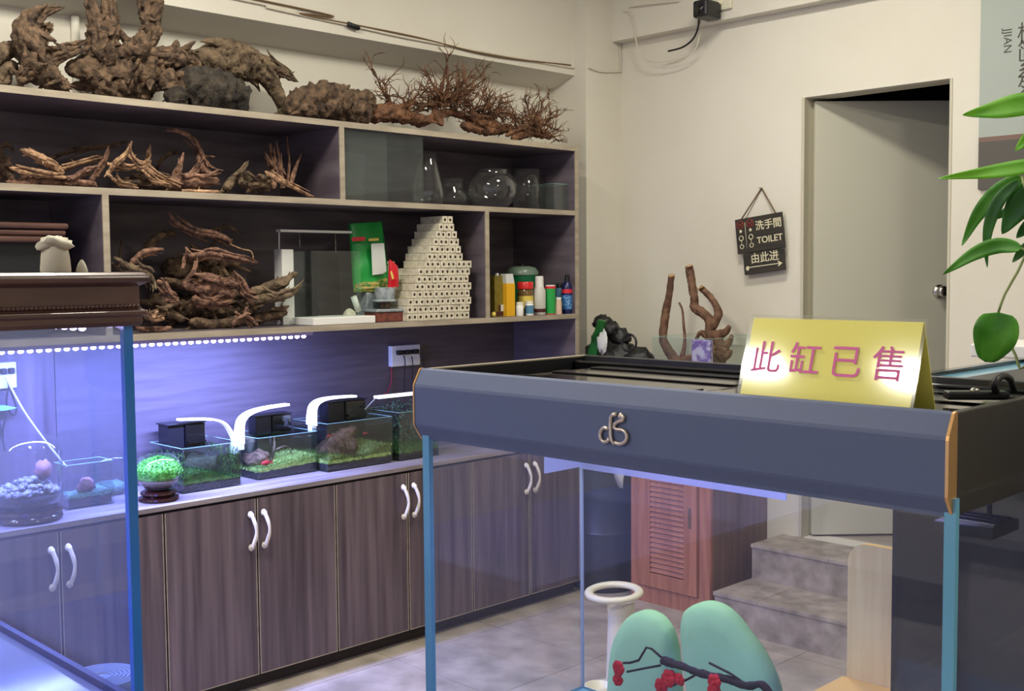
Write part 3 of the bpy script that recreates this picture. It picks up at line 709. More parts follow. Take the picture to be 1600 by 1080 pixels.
# ------------------------------------------------------------------ driftwood heap on the lower shelf
GL_ = 'driftwood pieces heaped on the lower shelf'
LOW = [
 ('long pale branch crossing the top of the lower heap', [[(263, 331, 2), (274, 346, 6), (304, 362, 6), (346, 370, 7), (362, 380, 4)]], -4.0, 'wood_rd'),
 ('hair thin bent twig at the top right of the lower heap', [[(358, 381, 2), (376, 389, 1.3), (392, 393, 1.2), (396, 405, .8)]], -4.0, 'wood_lt'),
 ('smooth forked branch reaching right across the heap', [[(290, 386, 4), (300, 400, 8), (326, 395, 8), (352, 399, 6), (378, 404, 5), (402, 412, 1.5)], [(296, 392, 5), (288, 404, 4), (286, 420, 3)]], -3.96, 'wood_rd'),
 ('arched branch at the left of the lower heap', [[(204, 416, 8), (216, 400, 8), (232, 392, 7), (256, 390, 4)]], -3.98, 'wood_rd'),
 ('rough dark branch rising behind the arched one', [[(222, 388, 5), (244, 372, 8), (262, 364, 7), (276, 366, 3)]], -4.06, 'wood_dk'),
 ('short upright stub below the forked branch', [[(306, 408, 4), (302, 424, 5), (292, 436, 3)]], -3.95, 'wood_rd'),
 ('thin dark arm hanging below the forked branch', [[(342, 404, 3), (348, 418, 3), (356, 432, 2)]], -3.97, 'wood_dk'),
 ('crumbly lobed wood chunk in the middle of the lower heap', [[(284, 440, 10), (306, 448, 17), (338, 452, 17), (366, 462, 10)], [(300, 466, 9), (330, 472, 12), (364, 469, 8)]], -3.98, 'wood_rd'),
 ('broad grey driftwood prong pointing right', [[(384, 458, 8), (412, 452, 12), (440, 442, 11), (464, 426, 6)]], -3.99, 'wood_gr'),
 ('second grey prong pointing right below the broad one', [[(392, 468, 9), (424, 466, 10), (452, 460, 7), (471, 444, 4)]], -3.96, 'wood_gr'),
 ('smooth pale root lying on the shelf at the left', [[(212, 512, 5), (238, 516, 7), (268, 512, 6)]], -3.95, 'wood_rd'),
 ('grey knobbly root next to the hood end', [[(178, 402, 4), (198, 416, 8), (226, 424, 9), (240, 440, 6), (244, 452, 4)]], -3.95, 'wood_gr'),
 ('rough root slanting down in the left of the heap', [[(246, 438, 6), (262, 458, 8), (276, 478, 8)], [(258, 468, 5), (278, 470, 6)]], -3.97, 'wood_rd'),
 ('dark curled root low in the left of the heap', [[(226, 498, 8), (254, 488, 10), (288, 500, 9)]], -3.99, 'wood_dk'),
 ('dark root lying low in the middle of the heap', [[(296, 504, 10), (338, 506, 12), (382, 500, 10)]], -4.0, 'wood_dk'),
 ('pale splayed rootlet at the front of the heap', [[(362, 508, 4), (382, 494, 5), (402, 508, 5)], [(382, 494, 4), (386, 480, 3)], [(378, 496, 3), (368, 488, 2)]], -3.92, 'wood_rd'),
 ('dark root lying at the right foot of the heap', [[(396, 500, 9), (426, 492, 10), (448, 488, 8)]], -4.02, 'wood_dk'),
 ('thick dark trunk buried in the heap', [[(232, 470, 20), (296, 478, 24), (352, 484, 22), (400, 484, 16)]], -4.14, 'wood_dk'),
 ('dark upper trunk buried behind the forked branch', [[(252, 420, 18), (300, 420, 22), (352, 430, 18), (384, 446, 10)]], -4.14, 'wood_dk'),
 ('small crooked root sticking out at lower left', [[(228, 488, 4), (240, 500, 5), (256, 498, 4)], [(240, 498, 3), (246, 486, 2)]], -3.92, 'wood_lt'),
 ('crusty shoulder of wood on the right of the heap', [[(352, 432, 6), (372, 446, 9), (386, 464, 10), (398, 478, 8)]], -3.99, 'wood_rd'),
 ('dark thin branch leaning against the left divider', [[(184, 420, 4), (188, 396, 3), (190, 376, 2)]], -4.1, 'wood_dk'),
 ('slim curling twig behind the top branch', [[(330, 360, 2), (352, 354, 3), (372, 362, 1.5)], [(344, 356, 3), (338, 378, 4), (320, 392, 4)]], -4.08, 'wood_dk'),
]
for k, (lb, s, X, mt) in enumerate(LOW):
    wood('driftwood', lb, GL_, s, X, mt, 80 + k, amp=.38, spurs=2, strands=4, wob=.015, floor_z=Z_LOW, freq=22, xmin=XB + .01)

# ------------------------------------------------------------------ glassware on the middle shelf
def lath(name, label, cat, prof, px, py, X, material='glass_thin', group=None, z=Z_MID, n=32):
    c = on('X', X, px, py); c.z = z + .0006
    return tag(obj(name, MB().lathe(prof, c, n), material), label, cat, group), c
pane_y0 = on('X', -3.9, 538, 250).y; pane_y1 = on('X', -3.9, 661, 250).y
GP = 'stored glass panes'
tag(obj('glass_sheet', B(-3.905, -3.899, pane_y0, pane_y1, Z_MID + .0005, Z_TOP - TH - .003), 'glass_pane'), 'front sheet of stored glass standing beside the vases', 'glass pane', GP)
tag(obj('glass_sheet', B(-3.925, -3.919, pane_y0, pane_y1 - .19, Z_MID + .0005, Z_TOP - TH - .003), 'glass_pane'), 'shorter sheet of stored glass right behind the front sheet', 'glass pane', GP)
tag(obj('glass_sheet', B(-4.2, -4.194, pane_y0 + .02, pane_y1 - .1, Z_MID + .0005, Z_TOP - TH - .06), 'glass_pane'), 'rearmost sheet of stored glass leaning in the compartment', 'glass pane', GP)
lath('glass_vase', 'tall tapered clear glass vase beside the stored panes', 'vase', [(.0, .004), (.06, .004), (.064, .0), (.078, .04), (.074, .08), (.055, .16), (.043, .235), (.040, .238), (.052, .16), (.071, .08), (.075, .04), (.06, .008), (0, .008)], 668, 280, -4.0)
lath('glass_bowl', 'low wide clear glass bowl behind the round bowl', 'bowl', [(0, .003), (.06, .003), (.095, .03), (.098, .06), (.07, .10), (.068, .13), (.078, .145), (.076, .146), (.066, .13), (.068, .10), (.096, .06), (.092, .03), (.06, .006), (0, .006)], 703, 295, -4.17)
lath('fish_bowl', 'round clear glass fish bowl with a cut open rim', 'bowl', [(0, .003), (.065, .003), (.10, .03), (.125, .075), (.122, .12), (.10, .16), (.078, .178), (.084, .188), (.082, .189), (.075, .178), (.097, .16), (.119, .12), (.122, .075), (.097, .032), (.06, .007), (0, .007)], 769, 295, -4.02)
lath('glass_cylinder', 'straight clear glass cylinder vase', 'vase', [(0, .003), (.068, .003), (.070, .2), (.066, .2), (.064, .01), (0, .01)], 822, 300, -4.0)
lath('glass_cylinder', 'narrow clear glass cylinder half hidden behind the straight one', 'vase', [(0, .003), (.05, .003), (.052, .195), (.048, .195), (.047, .01), (0, .01)], 838, 300, -4.12)
def open_tank(name, label, cat, x0, x1, y0, y1, z0, z1, t=.005, material='glass', group=None, bottom=None):
    o = thing(name, label, cat, ((x0 + x1) / 2, (y0 + y1) / 2, z0), group)
    obj('base_glass', B(x0, x1, y0, y1, z0 + .0004, z0 + t), bottom or material, o)
    obj('glass_rim', MB().box(x1 - t, x1, y0, y1, z1, z1 + .0012).box(x0, x0 + t, y0, y1, z1, z1 + .0012).box(x0 + t, x1 - t, y0, y0 + t, z1, z1 + .0012).box(x0 + t, x1 - t, y1 - t, y1, z1, z1 + .0012), 'rim', o)
    obj('pane', B(x1 - t, x1, y0, y1, z0 + t, z1), material, o); obj('pane', B(x0, x0 + t, y0, y1, z0 + t, z1), material, o)
    obj('pane', B(x0 + t, x1 - t, y0, y0 + t, z0 + t, z1), material, o); obj('pane', B(x0 + t, x1 - t, y1 - t, y1, z0 + t, z1), material, o)
    return o
ya = on('X', -3.93, 864, 300).y
open_tank('glass_tank', 'small empty square glass tank at the right end of the glassware', 'tank', -4.09, -3.92, ya, YR - TH - .006, Z_MID, Z_MID + .135, material='glass_pane')

# ------------------------------------------------------------------ lower shelf goods
# rimless tank on a white base with a filter arm
ty0 = on('Z', Z_LOW, 450, 510).y; 
wt_x1, wt_x0 = -3.885, -4.08
ty0 = on('X', wt_x1, 490, 512).y; ty1 = on('X', wt_x1, 587, 507).y
o = thing('desktop_aquarium', 'empty clear desktop aquarium on a white base with black rear panel', 'aquarium', ((wt_x0 + wt_x1) / 2, (ty0 + ty1) / 2, Z_LOW))
obj('white_base', B(wt_x0, wt_x1, ty0, ty1, Z_LOW + .0005, Z_LOW + .032), 'white', o, bevel=.003)
gz0 = Z_LOW + .032; gz1 = on('X', wt_x1 - .02, 496, 392).z
gy0, gy1 = ty0 + .01, ty1 - .06
obj('pane', B(wt_x1 - .024, wt_x1 - .02, gy0, gy1, gz0, gz1), 'glass', o); obj('pane', B(wt_x0 + .03, wt_x1 - .024, gy0, gy0 + .004, gz0, gz1), 'glass', o)
obj('pane', B(wt_x0 + .03, wt_x1 - .024, gy1 - .004, gy1, gz0, gz1), 'glass', o)
py0 = on('X', wt_x0, 432, 400).y
obj('rear_panel', B(wt_x0 + .02, wt_x0 + .026, py0 + .062, gy0 + .13, gz0 - .03, gz1), 'film', o)
obj('filter_column', B(wt_x0 - .02, wt_x0 + .04, py0 - .0, py0 + .058, Z_LOW + .0005, on('X', wt_x0, 440, 390).z), 'white', o, bevel=.002)
a = on('X', wt_x0, 436, 390); b = on('X', wt_x0, 436, 361); c = on('X', wt_x0, 546, 364)
obj('lamp_arm', MB().tube([a, b], .003, 8), 'white', o)
obj('lamp_bar', B(wt_x0 - .018, wt_x0 + .018, b.y - .004, c.y, b.z - .004, b.z + .006), 'white', o)
for px in (468, 524):
    q = on('X', wt_x0 + .015, px, 364); obj('lamp_bracket', MB().tube([q, Vector((q.x, q.y, gz1))], .0018, 6), 'steel', o)
# green bag
def pouch(name, label, cat, corners, X, depth, material, nu=14, nv=18, seed=1, lean=0.0):
    """flat bottomed pouch through 4 photo corners (tl, tr, br, bl), bulging towards the front"""
    tl, tr, br, bl = [on('X', X, *c) for c in corners]; mb = MB(); vs = []; fs = []
    for sgn in (1, -1):
        base = len(vs)
        for j in range(nv + 1):
            v = j / nv
            for i in range(nu + 1):
                uu = i / nu
                p = tl.lerp(tr, uu).lerp(bl.lerp(br, uu), v)
                e = (math.sin(math.pi * uu) ** .6) * (math.sin(math.pi * min(1, .08 + v * .72)) ** .8)
                p = p + Vector((sgn * depth * e * (1 + .25 * noise.noise(Vector((uu * 5 + seed, v * 5, sgn)))) - lean * (1 - v), 0, 0))
                vs.append(p)
        for j in range(nv):
            for i in range(nu):
                k = base + j * (nu + 1) + i; fs.append((k, k + 1, k + nu + 2, k + nu + 1))
    mb.add(vs, fs, True)
    return mb, (tl, tr, br, bl)
mb, cs = pouch('x', '', '', [(551, 349), (604, 346), (610, 458), (552, 456)], -4.06, .035, 'bag_g', lean=.03)
zmin = min(v.z for v in mb.v)
gb = thing('feed_bag', 'large green printed pouch of fish food with a white label', 'bag', (-4.06, (cs[0].y + cs[1].y) / 2, Z_LOW))
GBX = -4.06
lowz = on('X', GBX, 580, 456).z
body = MB().add(mb.v, [tuple(f) for f in mb.f], True)
obj('pouch', body, 'bag_g', gb)
obj('print_band', pouch('', '', '', [(556, 440), (612, 432), (611, 459), (552, 457)], GBX + .004, .038, 'bag_l', lean=.0)[0], 'bag_l', gb)
fx = GBX + .052
def quad(X, pts, t=.0008):
    q = [on('X', X, *p) for p in pts]; mb = MB(); n = len(q)
    qq = q + [p + Vector((-t, 0, 0)) for p in q]
    return mb.add(qq, [tuple(range(n)), tuple(range(2 * n - 1, n - 1, -1))] + [(i, n + i, n + (i + 1) % n, (i + 1) % n) for i in range(n)])
obj('white_label', quad(fx - .014, [(580, 381), (600, 380), (604, 424), (598, 428), (582, 430)]), 'paper', gb)
obj('brand_label', quad(fx - .022, [(549, 371), (570, 370), (571, 376), (550, 377)]), 'redlab', gb)
obj('lettering', quad(fx - .018, [(576, 373), (592, 372), (592, 376), (576, 377)]), 'yellowlab', gb)
# what the bag rests on
rk = on('X', GBX, 580, 458)
tag(obj('stone_block', B(GBX - .05, GBX + .03, on('X', GBX, 567, 480).y, on('X', GBX, 596, 480).y, Z_LOW + .0005, lowz - .002), 'stone', bevel=.006), 'blue grey stone block under the green feed bag', 'stone')
for k, (px, py, r) in enumerate(((546, 482, 9), (556, 474, 7))):
    q = on('X', -4.0, px, py)
    if k == 0: tag(obj('pebble', MB().blob((q.x, q.y, Z_LOW + .032), .028, .026, .032, 14, 9, .25, 8, 5), 'ceramic'), 'round beige pebble behind the white base', 'pebble')
    else:
        mm = MB().tube([q + Vector((0, -.012, .03)), q + Vector((0, .014, -.035))], .014, 12); mm.tube([q + Vector((0, .013, -.033)), q + Vector((0, .0145, -.0365))], .006, 8)
        tag(obj('ceramic_tube', mm, 'white'), 'small white ceramic tube leaning by the pebble', 'tube')
# red pouch on little pagoda of stones on brick
bx = -3.93
yb0 = on('X', bx, 589, 500).y; yb1 = on('X', bx, 634, 500).y
tag(obj('brick', B(bx - .09, bx, yb0, yb1, Z_LOW + .0005, Z_LOW + .042), 'brick', bevel=.003), 'dark red clay brick under the grey stone slabs', 'brick')
z1 = Z_LOW + .043
yc = (yb0 + yb1) / 2
tag(obj('stone_slab', B(bx - .10, bx + .005, yb0 - .005, yb1 + .03, z1, z1 + .013), 'stone', bevel=.004), 'lower grey stone slab lying on the brick', 'stone slab')
tag(obj('stone_post', MB().lathe([(.022, 0), (.026, .01), (.022, .03)], (bx - .045, yc, z1 + .0135), 12, True), 'wood_dk'), 'dark round stub between the two stone slabs', 'stone')
tag(obj('stone_slab', MB().lathe([(.05, 0), (.056, .004), (.05, .012)], (bx - .045, yc - .005, z1 + .044), 14, True), 'stone'), 'upper round grey stone slab', 'stone slab')
tag(obj('stone_cup', MB().lathe([(.042, 0), (.046, .03), (.042, .05), (.036, .052)], (bx - .045, yc, z1 + .0565), 16, True), 'stone'), 'grey stone drum standing on the upper slab', 'stone')
zr = z1 + .1085
rp = thing('red_pouch', 'small crumpled red packet leaning on the ceramic blocks', 'packet', (bx - .045, yc + .01, zr))
mbp, _ = pouch('', '', '', [(608, 408), (622, 420), (623, 451), (606, 452)], bx - .04, .018, 'bag_r', nu=10, nv=12, seed=4)
dz = zr - min(v.z for v in mbp.v)
obj('pouch', mbp.xf(Matrix.Translation((0, 0, dz))), 'bag_r', rp)
obj('lettering', quad(bx - .018, [(610, 428), (612, 426), (616, 438), (613, 440)]).xf(Matrix.Translation((0, 0, dz))), 'yellowlab', rp)

# ceramic filter blocks, stacked in a stepped pile
BW, BH, BD = .0315, .0338, .155
GBk = 'stacked ceramic filter blocks'
blk_front = [(691, 2), (685, 3), (681, 4), (677, 5), (671, 6), (667, 7), (664, 9), (654, 10), (651, 10), (648, 11), (644, 11), (638, 12), (636, 12), (636, 12)]
def block_mesh():
    mb = MB(); n = 8; w, h, r, dp = BW / 2 - .0009, BH / 2 - .0009, .0072, .03
    mb.box(-BD / 2, BD / 2 - .0006, -w, w, -h, h)
    x = BD / 2
    ring = [(x, r * math.cos(2 * math.pi * (k + .5) / n), r * math.sin(2 * math.pi * (k + .5) / n)) for k in range(n)]
    fr = [(x, sx * w, sz * h) for sx, sz in ((1, .4), (.4, 1), (-.4, 1), (-1, .4), (-1, -.4), (-.4, -1), (.4, -1), (1, -.4))]
    fr = [(x, w, h * .5), (x, w, h), (x, -w, h), (x, -w, h * .5), (x, -w, -h * .5), (x, -w, -h), (x, w, -h), (x, w, -h * .5)]
    mb.add(ring + fr, [(k, (k + 1) % n, n + (k + 1) % n, n + k) for k in range(n)])
    return mb
bmesh_me = None; hole_me = None
rb = random.Random(5)
for row, (px, cnt) in enumerate(blk_front):
    lvl = 13 - row
    zz = Z_LOW + .0006 + lvl * BH
    y0 = on('X', -3.9, px, 420).y
    y0 = on('X', -3.9, px, 500 - lvl * 12).y
    ORD = ['first', 'second', 'third', 'fourth', 'fifth', 'sixth', 'seventh', 'eighth', 'ninth', 'tenth', 'eleventh', 'twelfth', 'thirteenth', 'bottom']
    for k in range(cnt):
        c = Vector((-3.9 - BD / 2 + rb.uniform(-.003, .003), y0 + BW * (k + .5), zz + BH / 2 - .0006))
        if bmesh_me is None:
            o = obj('ceramic_block', block_mesh().xf(Matrix.Translation(c)), 'ceramic'); bmesh_me = o.data
            dz0 = o.location.z - (c.z)
            h = obj('hole', MB().tube([c + Vector((BD / 2 - .0004, 0, 0)), c + Vector((BD / 2 - .0002, 0, 0))], .0076, 8), 'hole', o); hole_me = h.data; hloc = h.location.copy(); oloc = Vector(o.location) - c
        else:
            o = bpy.data.objects.new('ceramic_block', bmesh_me); _link(o, None, c + oloc)
            h = bpy.data.objects.new('hole', hole_me); COL.objects.link(h); h.parent = o; h.location = hloc
        tag(o, f'white ceramic block, {ORD[k]} from the left in the {ORD[row] if row else "top"} row of the stepped stack', 'ceramic block', GBk)
for k in range(2):
    for lvl in range(7 + 1):
        c = Vector((-4.13 - BD / 2 + .02, on('X', -4.05, 613, 416).y + BW * (k + .5), Z_LOW + .0006 + lvl * BH + BH / 2 - .0006))
        o = bpy.data.objects.new('ceramic_block', bmesh_me); _link(o, None, c + oloc)
        h = bpy.data.objects.new('hole', hole_me); COL.objects.link(h); h.parent = o; h.location = hloc
        tag(o, f'white ceramic block, {ORD[7 - lvl]} from the top of the {["outer", "inner"][k]} short column behind the red packet', 'ceramic block', 'ceramic blocks stacked behind')

# bottles and boxes in the right compartment
def spot(px, X): return on('X', X, px, 480)
def bottle(name, label, cat, px, X, zs, parts, n=20):
    """parts: (name, profile [(r,z)], material)"""
    c = spot(px, X); c.z = Z_LOW + .0006
    o = thing(name, label, cat, c)
    for nm, prof, mt in parts: obj(nm, MB().lathe(prof, c, n, True), mt, o)
    return o
def carton(name, label, px0, px1, X, dpt, h, mt, extra=()):
    y0 = spot(px0, X).y; y1 = spot(px1, X).y; z = Z_LOW + .0006
    o = thing(name, label, 'box', (X - dpt / 2, (y0 + y1) / 2, z))
    obj('carton', B(X - dpt, X, y0, y1, z, z + h), mt, o, bevel=.001)
    for nm, a, b, c, d_, m2 in extra:
        obj(nm, B(X, X + .0006, y0 + (y1 - y0) * a, y0 + (y1 - y0) * b, z + h * c, z + h * d_), m2, o)
    return o
hh = on('X', -3.93, 780, 431).z - Z_LOW
carton('olive_carton', 'tall olive gold carton at the left of the bottle shelf', 773, 792, -3.93, .05, hh, 'olive', (('print_band', .1, 1, .02, .12, 'maroon'), ('white_label', .5, .95, .13, .29, 'paper'), ('small_print', .3, .48, .13, .28, 'maroon')))
c2 = carton('amber_carton', 'narrow amber yellow carton with an open paper top', 792, 805, -3.905, .04, on('X', -3.905, 798, 443).z - Z_LOW, 'amber', (('print_band', .1, .9, .1, .35, 'amber'),))
y0 = spot(792, -3.905).y; y1 = spot(805, -3.905).y; zt = on('X', -3.905, 798, 443).z
tl_ = on('X', -3.905, 791, 428).z
obj('paper_flap', MB().prism([(y0, zt), (y1 - .001, zt), (y1 - .012, tl_), (y0 - .004, tl_)], -3.945, -3.907, lambda u, v, a: (a, u, v)), 'paper', c2)
hh = on('X', -4.12, 800, 421).z - Z_LOW
bottle('round_tub', 'large dark green round tub with a grey domed lid at the back', 'tub', 816, -4.12, 0, [('body', [(.075, 0), (.08, .16), (.082, hh - .03)], 'greenpl'), ('lid', [(.086, hh - .03), (.086, hh - .012), (.07, hh + .008), (.04, hh + .016)], 'greenlid'), ('knob', [(.014, hh + .016), (.014, hh + .026)], 'black')], 28)
bottle('red_lid_jar', 'amber jar with a broad red lid and yellow label', 'jar', 821, -3.98, 0, [('body', [(.036, 0), (.040, .01), (.040, .115), (.034, .13)], 'amberjar'), ('label', [(.0405, .035), (.0405, .095)], 'yellowlab'), ('lid', [(.041, .13), (.041, .16), (.038, .165)], 'redlid')])
bottle('white_jar', 'small white lidded jar in front of the red lid jar', 'jar', 812, -3.905, 0, [('body', [(.018, 0), (.019, .004), (.019, .05), (.016, .054)], 'white'), ('lid', [(.018, .054), (.018, .068)], 'cream')])
bottle('blue_white_jar', 'small white jar with a blue and yellow label', 'jar', 827, -3.905, 0, [('body', [(.021, 0), (.022, .004), (.022, .055), (.019, .06)], 'white'), ('label', [(.0225, .01), (.0225, .05)], 'bluejar'), ('lid', [(.021, .06), (.021, .072)], 'cream')])
bottle('white_bottle', 'cloudy white bottle with a tall white cap', 'bottle', 843, -3.95, 0, [('body', [(.030, 0), (.032, .01), (.032, .12), (.022, .14)], 'cloudy'), ('cap', [(.022, .14), (.021, .19), (.018, .193)], 'white'), ('band', [(.0325, .012), (.0325, .03)], 'maroon')])
bottle('green_can', 'bright green round can with a red top ring', 'can', 860, -3.93, 0, [('body', [(.026, .004), (.026, .13)], 'greencan'), ('ring', [(.0268, .13), (.0268, .142)], 'redlab'), ('foot', [(.0268, 0), (.0268, .004)], 'redlab'), ('lid', [(.025, .142), (.025, .148)], 'white')])
bottle('dark_bottle', 'dark bottle at the back behind the green can', 'bottle', 862, -4.1, 0, [('body', [(.04, 0), (.04, .16), (.02, .18)], 'navy'), ('cap', [(.018, .18), (.018, .205)], 'black')])
bottle('cone_bottle', 'small beige cone shaped bottle', 'bottle', 873, -3.90, 0, [('body', [(.017, 0), (.015, .06), (.013, .075)], 'peach'), ('cap', [(.014, .075), (.014, .085)], 'white')])
bottle('blue_jar', 'pale blue jar behind the cone bottle', 'jar', 875, -3.99, 0, [('body', [(.022, 0), (.022, .13)], 'bluejar'), ('cap', [(.018, .13), (.016, .155)], 'black')])
bottle('navy_bottle', 'navy blue bottle with red label and black cap', 'bottle', 886, -3.925, 0, [('body', [(.027, 0), (.027, .13), (.022, .15), (.011, .165)], 'navy'), ('label', [(.0275, .022), (.0275, .095)], 'bluelab'), ('red_label', [(.0276, .105), (.0276, .125)], 'redlab'), ('cap', [(.011, .165), (.010, .2)], 'black')])
bottle('pump_bottle', 'tiny clear pump bottle beside the navy bottle', 'bottle', 893, -3.99, 0, [('body', [(.018, 0), (.018, .13), (.007, .15)], 'cloudy'), ('pump', [(.007, .15), (.007, .18), (.014, .181), (.014, .19)], 'cream')])
bottle('brown_vial', 'small amber vial with white label by the side panel', 'vial', 899, -3.925, 0, [('body', [(.014, 0), (.014, .055), (.009, .06)], 'peach'), ('label', [(.0145, .025), (.0145, .055)], 'white'), ('cap', [(.009, .06), (.009, .082)], 'wood_rd')])
q = spot(771, -3.9); tag(obj('pebble', MB().blob((q.x, q.y, Z_LOW + .013), .012, .012, .013, 10, 7, .3, 9, 2), 'yellowlab'), 'tiny pale yellow crumb at the foot of the divider', 'pebble')
for k, (px, X, hgt) in enumerate(((770, -4.0, .17), (777, -4.05, .19))):
    bottle('white_tube', ['slim white tube against the divider', 'taller white tube behind the olive carton'][k], 'tube', px, X, 0, [('body', [(.012, 0), (.012, hgt)], 'cloudy'), ('cap', [(.01, hgt), (.009, hgt + .02)], 'white')])

# hood stored on the lower shelf, left compartment
y1 = on('X', -3.93, 106, 350).y
zA = on('X', -3.93, 60, 347).z; zB = on('X', -3.93, 60, 379).z
o = thing('stored_hood', 'brown moulded aquarium hood stored on the lower shelf behind the left tank', 'hood', (-4.05, 1.25, Z_LOW))
obj('body', B(-4.24, -3.97, YL + .05, y1 - .06, Z_LOW + .0005, zB), 'black', o)
hh = (zA - zB) / 3
for k in range(3):
    e = (.0, -.004, .003)[k]
    obj('moulding', B(-4.27, -3.93 + e, YL + .04, y1 + e, zB + k * hh, zB + (k + 1) * hh - .002), 'crown', o, bevel=.008, seg=3)

# ------------------------------------------------------------------ nano tanks on the worktop
ZC = .807
def ground(x0, x1, y0, y1, z0, hfun, seed, n=18):
    mb = MB(); vs = []; fs = []
    for j in range(n + 1):
        for i in range(n + 1):
            x = x0 + (x1 - x0) * i / n; y = y0 + (y1 - y0) * j / n
            vs.append((x, y, z0 + hfun(i / n, j / n) + .006 * noise.fractal(Vector((x * 40, y * 40, seed)), 1, 2, 3)))
    for j in range(n):
        for i in range(n):
            k = j * (n + 1) + i; fs.append((k, k + 1, k + n + 2, k + n + 1))
    mb.add(vs, fs, True)
    # skirt down to the base
    rim = [i for i in range(n + 1)] + [(n + 1) * (j + 1) + n for j in range(n)] + [(n + 1) * n + i for i in range(n - 1, -1, -1)] + [(n + 1) * j for j in range(n - 1, 0, -1)]
    low = [(vs[k][0], vs[k][1], z0) for k in rim]; top = [vs[k] for k in rim]; L = len(rim)
    mb.add(top + low, [(k, (k + 1) % L, L + (k + 1) % L, L + k) for k in range(L)])
    mb.add(low, [tuple(range(L))])
    return mb, vs
def blades(vs, n, h, seed, mb=None, spread=.4):
    r = random.Random(seed); mb = mb or MB()
    for k in range(n):
        p = Vector(r.choice(vs)) + Vector((r.uniform(-.004, .004), r.uniform(-.004, .004), 0))
        a = r.uniform(0, 6.28); w = Vector((math.cos(a), math.sin(a), 0)) * h * .22; t = Vector((r.uniform(-spread, spread), r.uniform(-spread, spread), 1)) * h * r.uniform(.6, 1.2)
        mb.add([p - w, p + w, p + t], [(0, 1, 2)])
    return mb
def nano(name, label, pl_, pr_, zt, depth, water, soil_h, lawn_h, lawn_mat, seed, wmat='water'):
    a = on('Z', ZC, *pl_); b = on('Z', ZC, *pr_)
    x1 = (a.x + b.x) / 2; x0 = max(x1 - depth, XB + .012); y0, y1 = a.y, b.y
    o = open_tank(name, label, 'aquarium', x0, x1, y0, y1, ZC, zt, .004, 'glass', 'nano tanks on the worktop')
    t = .0045
    so, _ = ground(x0 + t, x1 - t, y0 + t, y1 - t, ZC + .005, lambda i, j: soil_h(i, j), seed)
    obj('soil', so, 'soil', o)
    lw, vs = ground(x0 + t + .002, x1 - t - .001, y0 + t + .001, y1 - t - .001, ZC + .012, lambda i, j: lawn_h(i, j), seed + 3)
    blades(vs, 1500, .011, seed, lw)
    l = obj('carpet_plants', lw, lawn_mat, o); l['kind'] = 'stuff'
    obj('water', B(x0 + t, x1 - t, y0 + t, y1 - t, ZC + .05, water), wmat, o)
    return o, x0, x1, y0, y1
def arc_lamp(label, pts, X, width, material='lampwhite', tipw=.4):
    """flat curved strip lamp; pts photo positions of its spine"""
    P_ = [on('X', X, *p) for p in pts]
    q = cr_spline([(*p, 1 - (1 - tipw) * (i / (len(P_) - 1))) for i, p in enumerate(P_)], .006)
    mb = MB(); vs = []; fs = []; L = len(q)
    for i, p in enumerate(q):
        w = width * p[3] / 2; a = q[max(0, i - 1)].to_3d(); b = q[min(L - 1, i + 1)].to_3d()
        t = (b - a).normalized(); n = t.cross(Vector((1, 0, 0))).normalized() * .0045
        c = p.to_3d()
        vs += [c + Vector((w, 0, 0)) + n, c + Vector((-w, 0, 0)) + n, c + Vector((-w, 0, 0)) - n, c + Vector((w, 0, 0)) - n]
    for i in range(L - 1):
        for k in range(4): fs.append((i * 4 + k, i * 4 + (k + 1) % 4, (i + 1) * 4 + (k + 1) % 4, (i + 1) * 4 + k))
    fs += [(3, 2, 1, 0), tuple(range(4 * L - 4, 4 * L))]
    mb.add(vs, fs)
    o = thing('clip_lamp', label, 'lamp', P_[0], 'arched white tank lamps')
    obj('light_strip', mb, material, o)
    f = P_[0]
    obj('clip', B(f.x - .014, f.x + .014, f.y - .012, f.y + .016, f.z - .03, f.z + .012), 'white', o, bevel=.002)
    return o
def hang_filter(label, c0, c1, X, dpt):
    """c0/c1: top-left, bottom-right photo corners"""
    a = on('X', X, *c0); b = on('X', X, *c1)
    o = thing('hang_filter', label, 'filter', (X - dpt / 2, (a.y + b.y) / 2, b.z), 'black hang-on filters')
    ym = a.y + (b.y - a.y) * .45
    obj('motor_box', B(X - dpt, X - .006, a.y + .004, ym, b.z, a.z - .006), 'black', o, bevel=.003)
    obj('filter_box', B(X - dpt, X, ym + .002, b.y, b.z + .003, a.z - .008), 'blackgloss', o, bevel=.004)
    obj('lid', B(X - dpt - .004, X + .004, a.y - .004, b.y + .002, a.z - .006, a.z), 'black', o, bevel=.002)
    obj('spout', B(X, X + .016, ym + .006, b.y - .006, b.z + .02, b.z + .028), 'blackgloss', o)
    obj('intake_tube', MB().tube([(X - .02, ym, b.z), (X - .02, ym, ZC + .05)], .006, 10), 'black', o)
    return o
zA1 = .985
o, x0, x1, y0, y1 = nano('nano_aquarium', 'mossy nano aquarium beside the round moss bowl', (284, 772), (381, 759), zA1, .27, .945, lambda i, j: .03, lambda i, j: .045 + .02 * math.sin(j * 5), 'lawn_d', 1, 'water_g')
rock = MB().blob(((x0 + x1) / 2, (y0 + y1) / 2 + .02, ZC + .075), .06, .07, .05, 16, 10, .5, 9, 4)
tag(obj('aquarium_rock', rock, 'bark'), 'dark rock inside the mossy nano aquarium', 'rock')
side = MB(); rs = random.Random(8)
